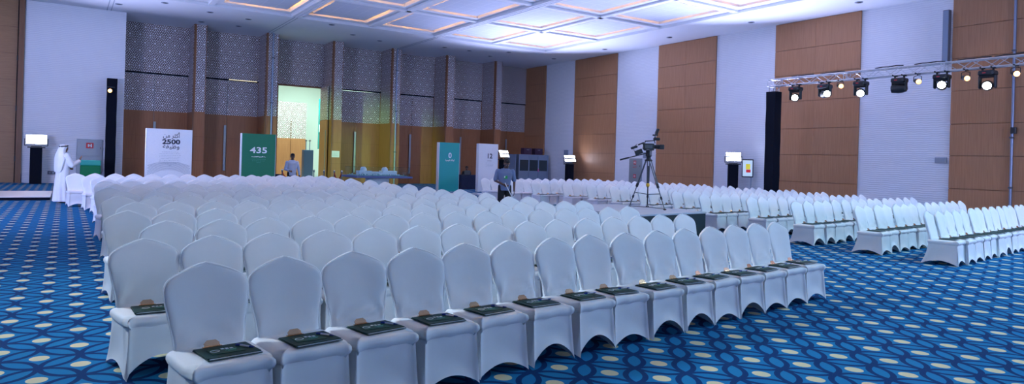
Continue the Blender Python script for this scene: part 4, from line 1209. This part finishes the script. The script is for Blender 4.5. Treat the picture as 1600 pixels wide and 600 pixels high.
for s_ in (-1, 1):
    m = MB(); m.ball((s_*.12, -.08, .04), (.05, .14, .04), 16, 8, M['blackp']); m.obj('shoe', o)

# man standing in the doorway
def simple_man(x, y, rz, label, shirt, armdown=True, seated=False):
    o = empty('person', (x, y, 0), label, 'person', None, rz)
    sk = M['skin_dark']; dz = -.40 if seated else 0
    hc = Vector((0, -.04, 1.56+dz)); HT = Matrix.Rotation(math.radians(-15), 4, 'Z') @ Matrix.Rotation(math.radians(12), 4, 'X')
    m = MB(); headgeo(m, hc, HT, sk); m.limb((0, 0, 1.37+dz), (0, -.02, 1.49+dz), .055, .052, sk); person_torso(m, sk, .90+dz, 1.38+dz, .17, .14, .10)
    for s_ in (-1, 1):
        sh = Vector((s_*.19, 0, 1.33+dz)); el = Vector((s_*.26, 0, 1.06+dz)); wr = Vector((s_*.16, -.26, 1.0+dz)) if (seated or s_ < 0) else Vector((s_*.28, -.06, .82+dz))
        m.limb(sh, el, .05, .038, sk); m.limb(el, wr, .037, .027, sk); hand(m, wr, (-s_*.2, -1, -.1) if wr.y < -.1 else (0, -.1, -1), (-s_, 0, .3), sk, .4, (0, 0, 1) if wr.y < -.1 else (s_, 0, 0))
        if seated:
            kn = Vector((s_*.11, -.42, .52)); an = Vector((s_*.11, -.38, .09)); m.limb((s_*.09, -.02, .52), kn, .085, .06, sk)
        else: kn = Vector((s_*.10, -.02, .48)); an = Vector((s_*.11, .03, .09)); m.limb((s_*.09, 0, .9), kn, .085, .056, sk)
        m.limb(kn, an, .054, .036, sk); m.limb(an, an+Vector((0, -.15, -.05)), .036, .03, sk)
    m.obj('body', o, remesh=.010, smooth_it=2); face(o, hc, HT); hairgeo(hc, HT, o)
    m = MB(); person_torso(m, shirt, .87+dz, 1.395+dz, .205, .170, .128)
    for s_ in (-1, 1):
        sh = Vector((s_*.19, 0, 1.33+dz)); el = Vector((s_*.26, 0, 1.06+dz)); wr = Vector((s_*.16, -.26, 1.0+dz)) if (seated or s_ < 0) else Vector((s_*.28, -.06, .82+dz))
        m.limb(sh, el, .07, .056, shirt); m.limb(el, el.lerp(wr, .85), .055, .042, shirt)
    m.obj('shirt', o, remesh=.012, smooth_it=2)
    m = MB()
    for s_ in (-1, 1):
        if seated: kn = Vector((s_*.11, -.42, .52)); an = Vector((s_*.11, -.38, .07)); m.limb((s_*.085, -.02, .52), kn, .10, .08, M['trouser'])
        else: kn = Vector((s_*.10, -.02, .48)); an = Vector((s_*.11, .03, .07)); m.limb((s_*.085, 0, .9), kn, .105, .08, M['trouser'])
        m.limb(kn, an, .078, .066, M['trouser'])
    m.ball((0, 0, .90+dz), (.165, .12, .10), 16, 10, M['trouser']); m.obj('trousers', o, remesh=.015, smooth_it=2)
    for s_ in (-1, 1):
        m = MB(); y_ = -.43 if seated else -.04; m.ball((s_*.11, y_, .045), (.05, .14, .045), 14, 8, M['blackp']); m.obj('shoe', o)
    return o
simple_man(7.50, 27.3, math.radians(0), 'man in light blue shirt standing in front of the open doorway', M['shirtl'])
simple_man(19.45, 34.5, math.radians(-18), 'person in dark clothes seated at right behind the navy table', M['trouser'], seated=True)
simple_man(18.80, 34.95, math.radians(-10), 'person in dark clothes seated at left behind the navy table', M['trouser'], seated=True)
for x, y, lb in ((19.45, 34.62, 'low black stool under the right seated person'), (18.80, 35.07, 'low black stool under the left seated person')):
    e = empty('stool', (x, y, 0), lb, 'stool')
    m = MB(); m.box((0, 0, .38), (.40, .36, .06), M['blackp'], bev=.02); m.obj('seat', e)
    for sx in (-1, 1):
        for sy in (-1, 1): m = MB(); m.tube((sx*.15, sy*.13, .36), (sx*.17, sy*.15, 0), .014, n=8, m=M['dgrey']); m.obj('leg', e)

# ------------------------------------------------------------------ remaining pieces
o = empty('low_stage', (-3.65, 27.2, 0), 'low cream-topped stage step with dark base at far left', 'stage')
m = MB(); m.box((0, 0, .105), (6.6, 3.4, .03), M['stagew'], bev=.006); m.obj('deck', o)
m = MB(); m.box((0, 0, .045), (6.56, 3.34, .09), M['black']); m.obj('plinth', o)
o = empty('green_counter', (.95, 35.9, 0), 'glossy green counter with pale teal top before the steel cabinet', 'counter')
m = MB(); m.box((0, 0, .45), (.78, .5, .90), M['greenp'], bev=.02); m.obj('front', o)
m = MB(); m.box((0, 0, 1.02), (.80, .52, .24), M['tealp'], bev=.03); m.obj('top', o)
o = empty('foyer_totem', (13.35, 45.0, 0), 'blue-grey upright kiosk seen through the open doorway', 'kiosk')
m = MB(); m.box((0, 0, 1.0), (.62, .5, 2.0), mat('deep_blue_casing', (.03, .07, .16), .5), bev=.02); m.obj('cabinet', o)
m = MB()
for s_ in (-.12, .12): m.tube((s_, 0, 2.0), (s_, 0, 2.6), .035, n=10, m=M['gbox']); m.ball((s_, 0, 2.62), (.08, .05, .06), 10, 7, M['dgrey'])
m.obj('lamps', o)
o = empty('teal_wall_light', (14.4, 46.0, 3.2), 'tall teal glowing wall light inside the foyer', 'wall light')
m = MB(); m.box((0, 0, .6), (.16, .12, 3.4), mat('teal_lamp', (.02, .3, .3), .4), bev=.01); m.obj('casing', o)
m = MB(); m.box((0, -.07, .3), (.10, .02, .5), mat('cyan_glow', (.6, 1, 1), emit=(.5, 1, .95), strength=2)); m.obj('glow', o)

# pink bottle parts
o = D.objects['pink_bottle']
m = MB(); m.lathe([(.04, 0), (.045, .02), (.045, .15), (.018, .19), (.018, .21)], 12, M['pink']); m.obj('bottle_body', o)
m = MB(); m.tube((0, 0, .21), (0, 0, .24), .02, n=10, m=M['penw']); m.obj('cap', o)

# recessed ceiling downlights and detectors
dl = [(5.63, 35.4), (7.5, 35.9), (5.7, 38.3), (7.5, 38.2), (11.25, 34.4), (13.1, 36.4), (15.0, 37.2), (18.9, 36.6), (20.6, 36.6), (22.7, 37.6), (22.7, 35.4), (1.9, 36.4), (3.6, 34.6), (26.3, 35.6), (26.3, 30.6), (26.3, 25.5), (26.3, 20.4), (26.3, 15.3)]
rm = MB(); rm.lathe([(.15, -.02), (.15, 0), (.10, .0)], 20, M['grey']); rmm = rm.mesh('ring')
lmn = MB(); lmn.lathe([(.095, -.022), (.095, -.018)], 20, M['blackp']); lmm = lmn.mesh('bulb')
for i, (x, y) in enumerate(dl):
    side = 'back wall' if i < 13 else 'right wall'
    if i < 13: lab = 'small recessed ceiling downlight above the lattice doors, %s from left' % ORD[1+sorted(range(13), key=lambda q: dl[q][0]).index(i)]
    else: lab = 'small recessed ceiling downlight along the right wall, %s from the far corner' % ORD[i-12]
    o = empty('downlight', (x, y, H), lab, 'downlight', 'recessed ceiling downlights')
    kid('ring', rmm, o); kid('bulb', lmm, o)
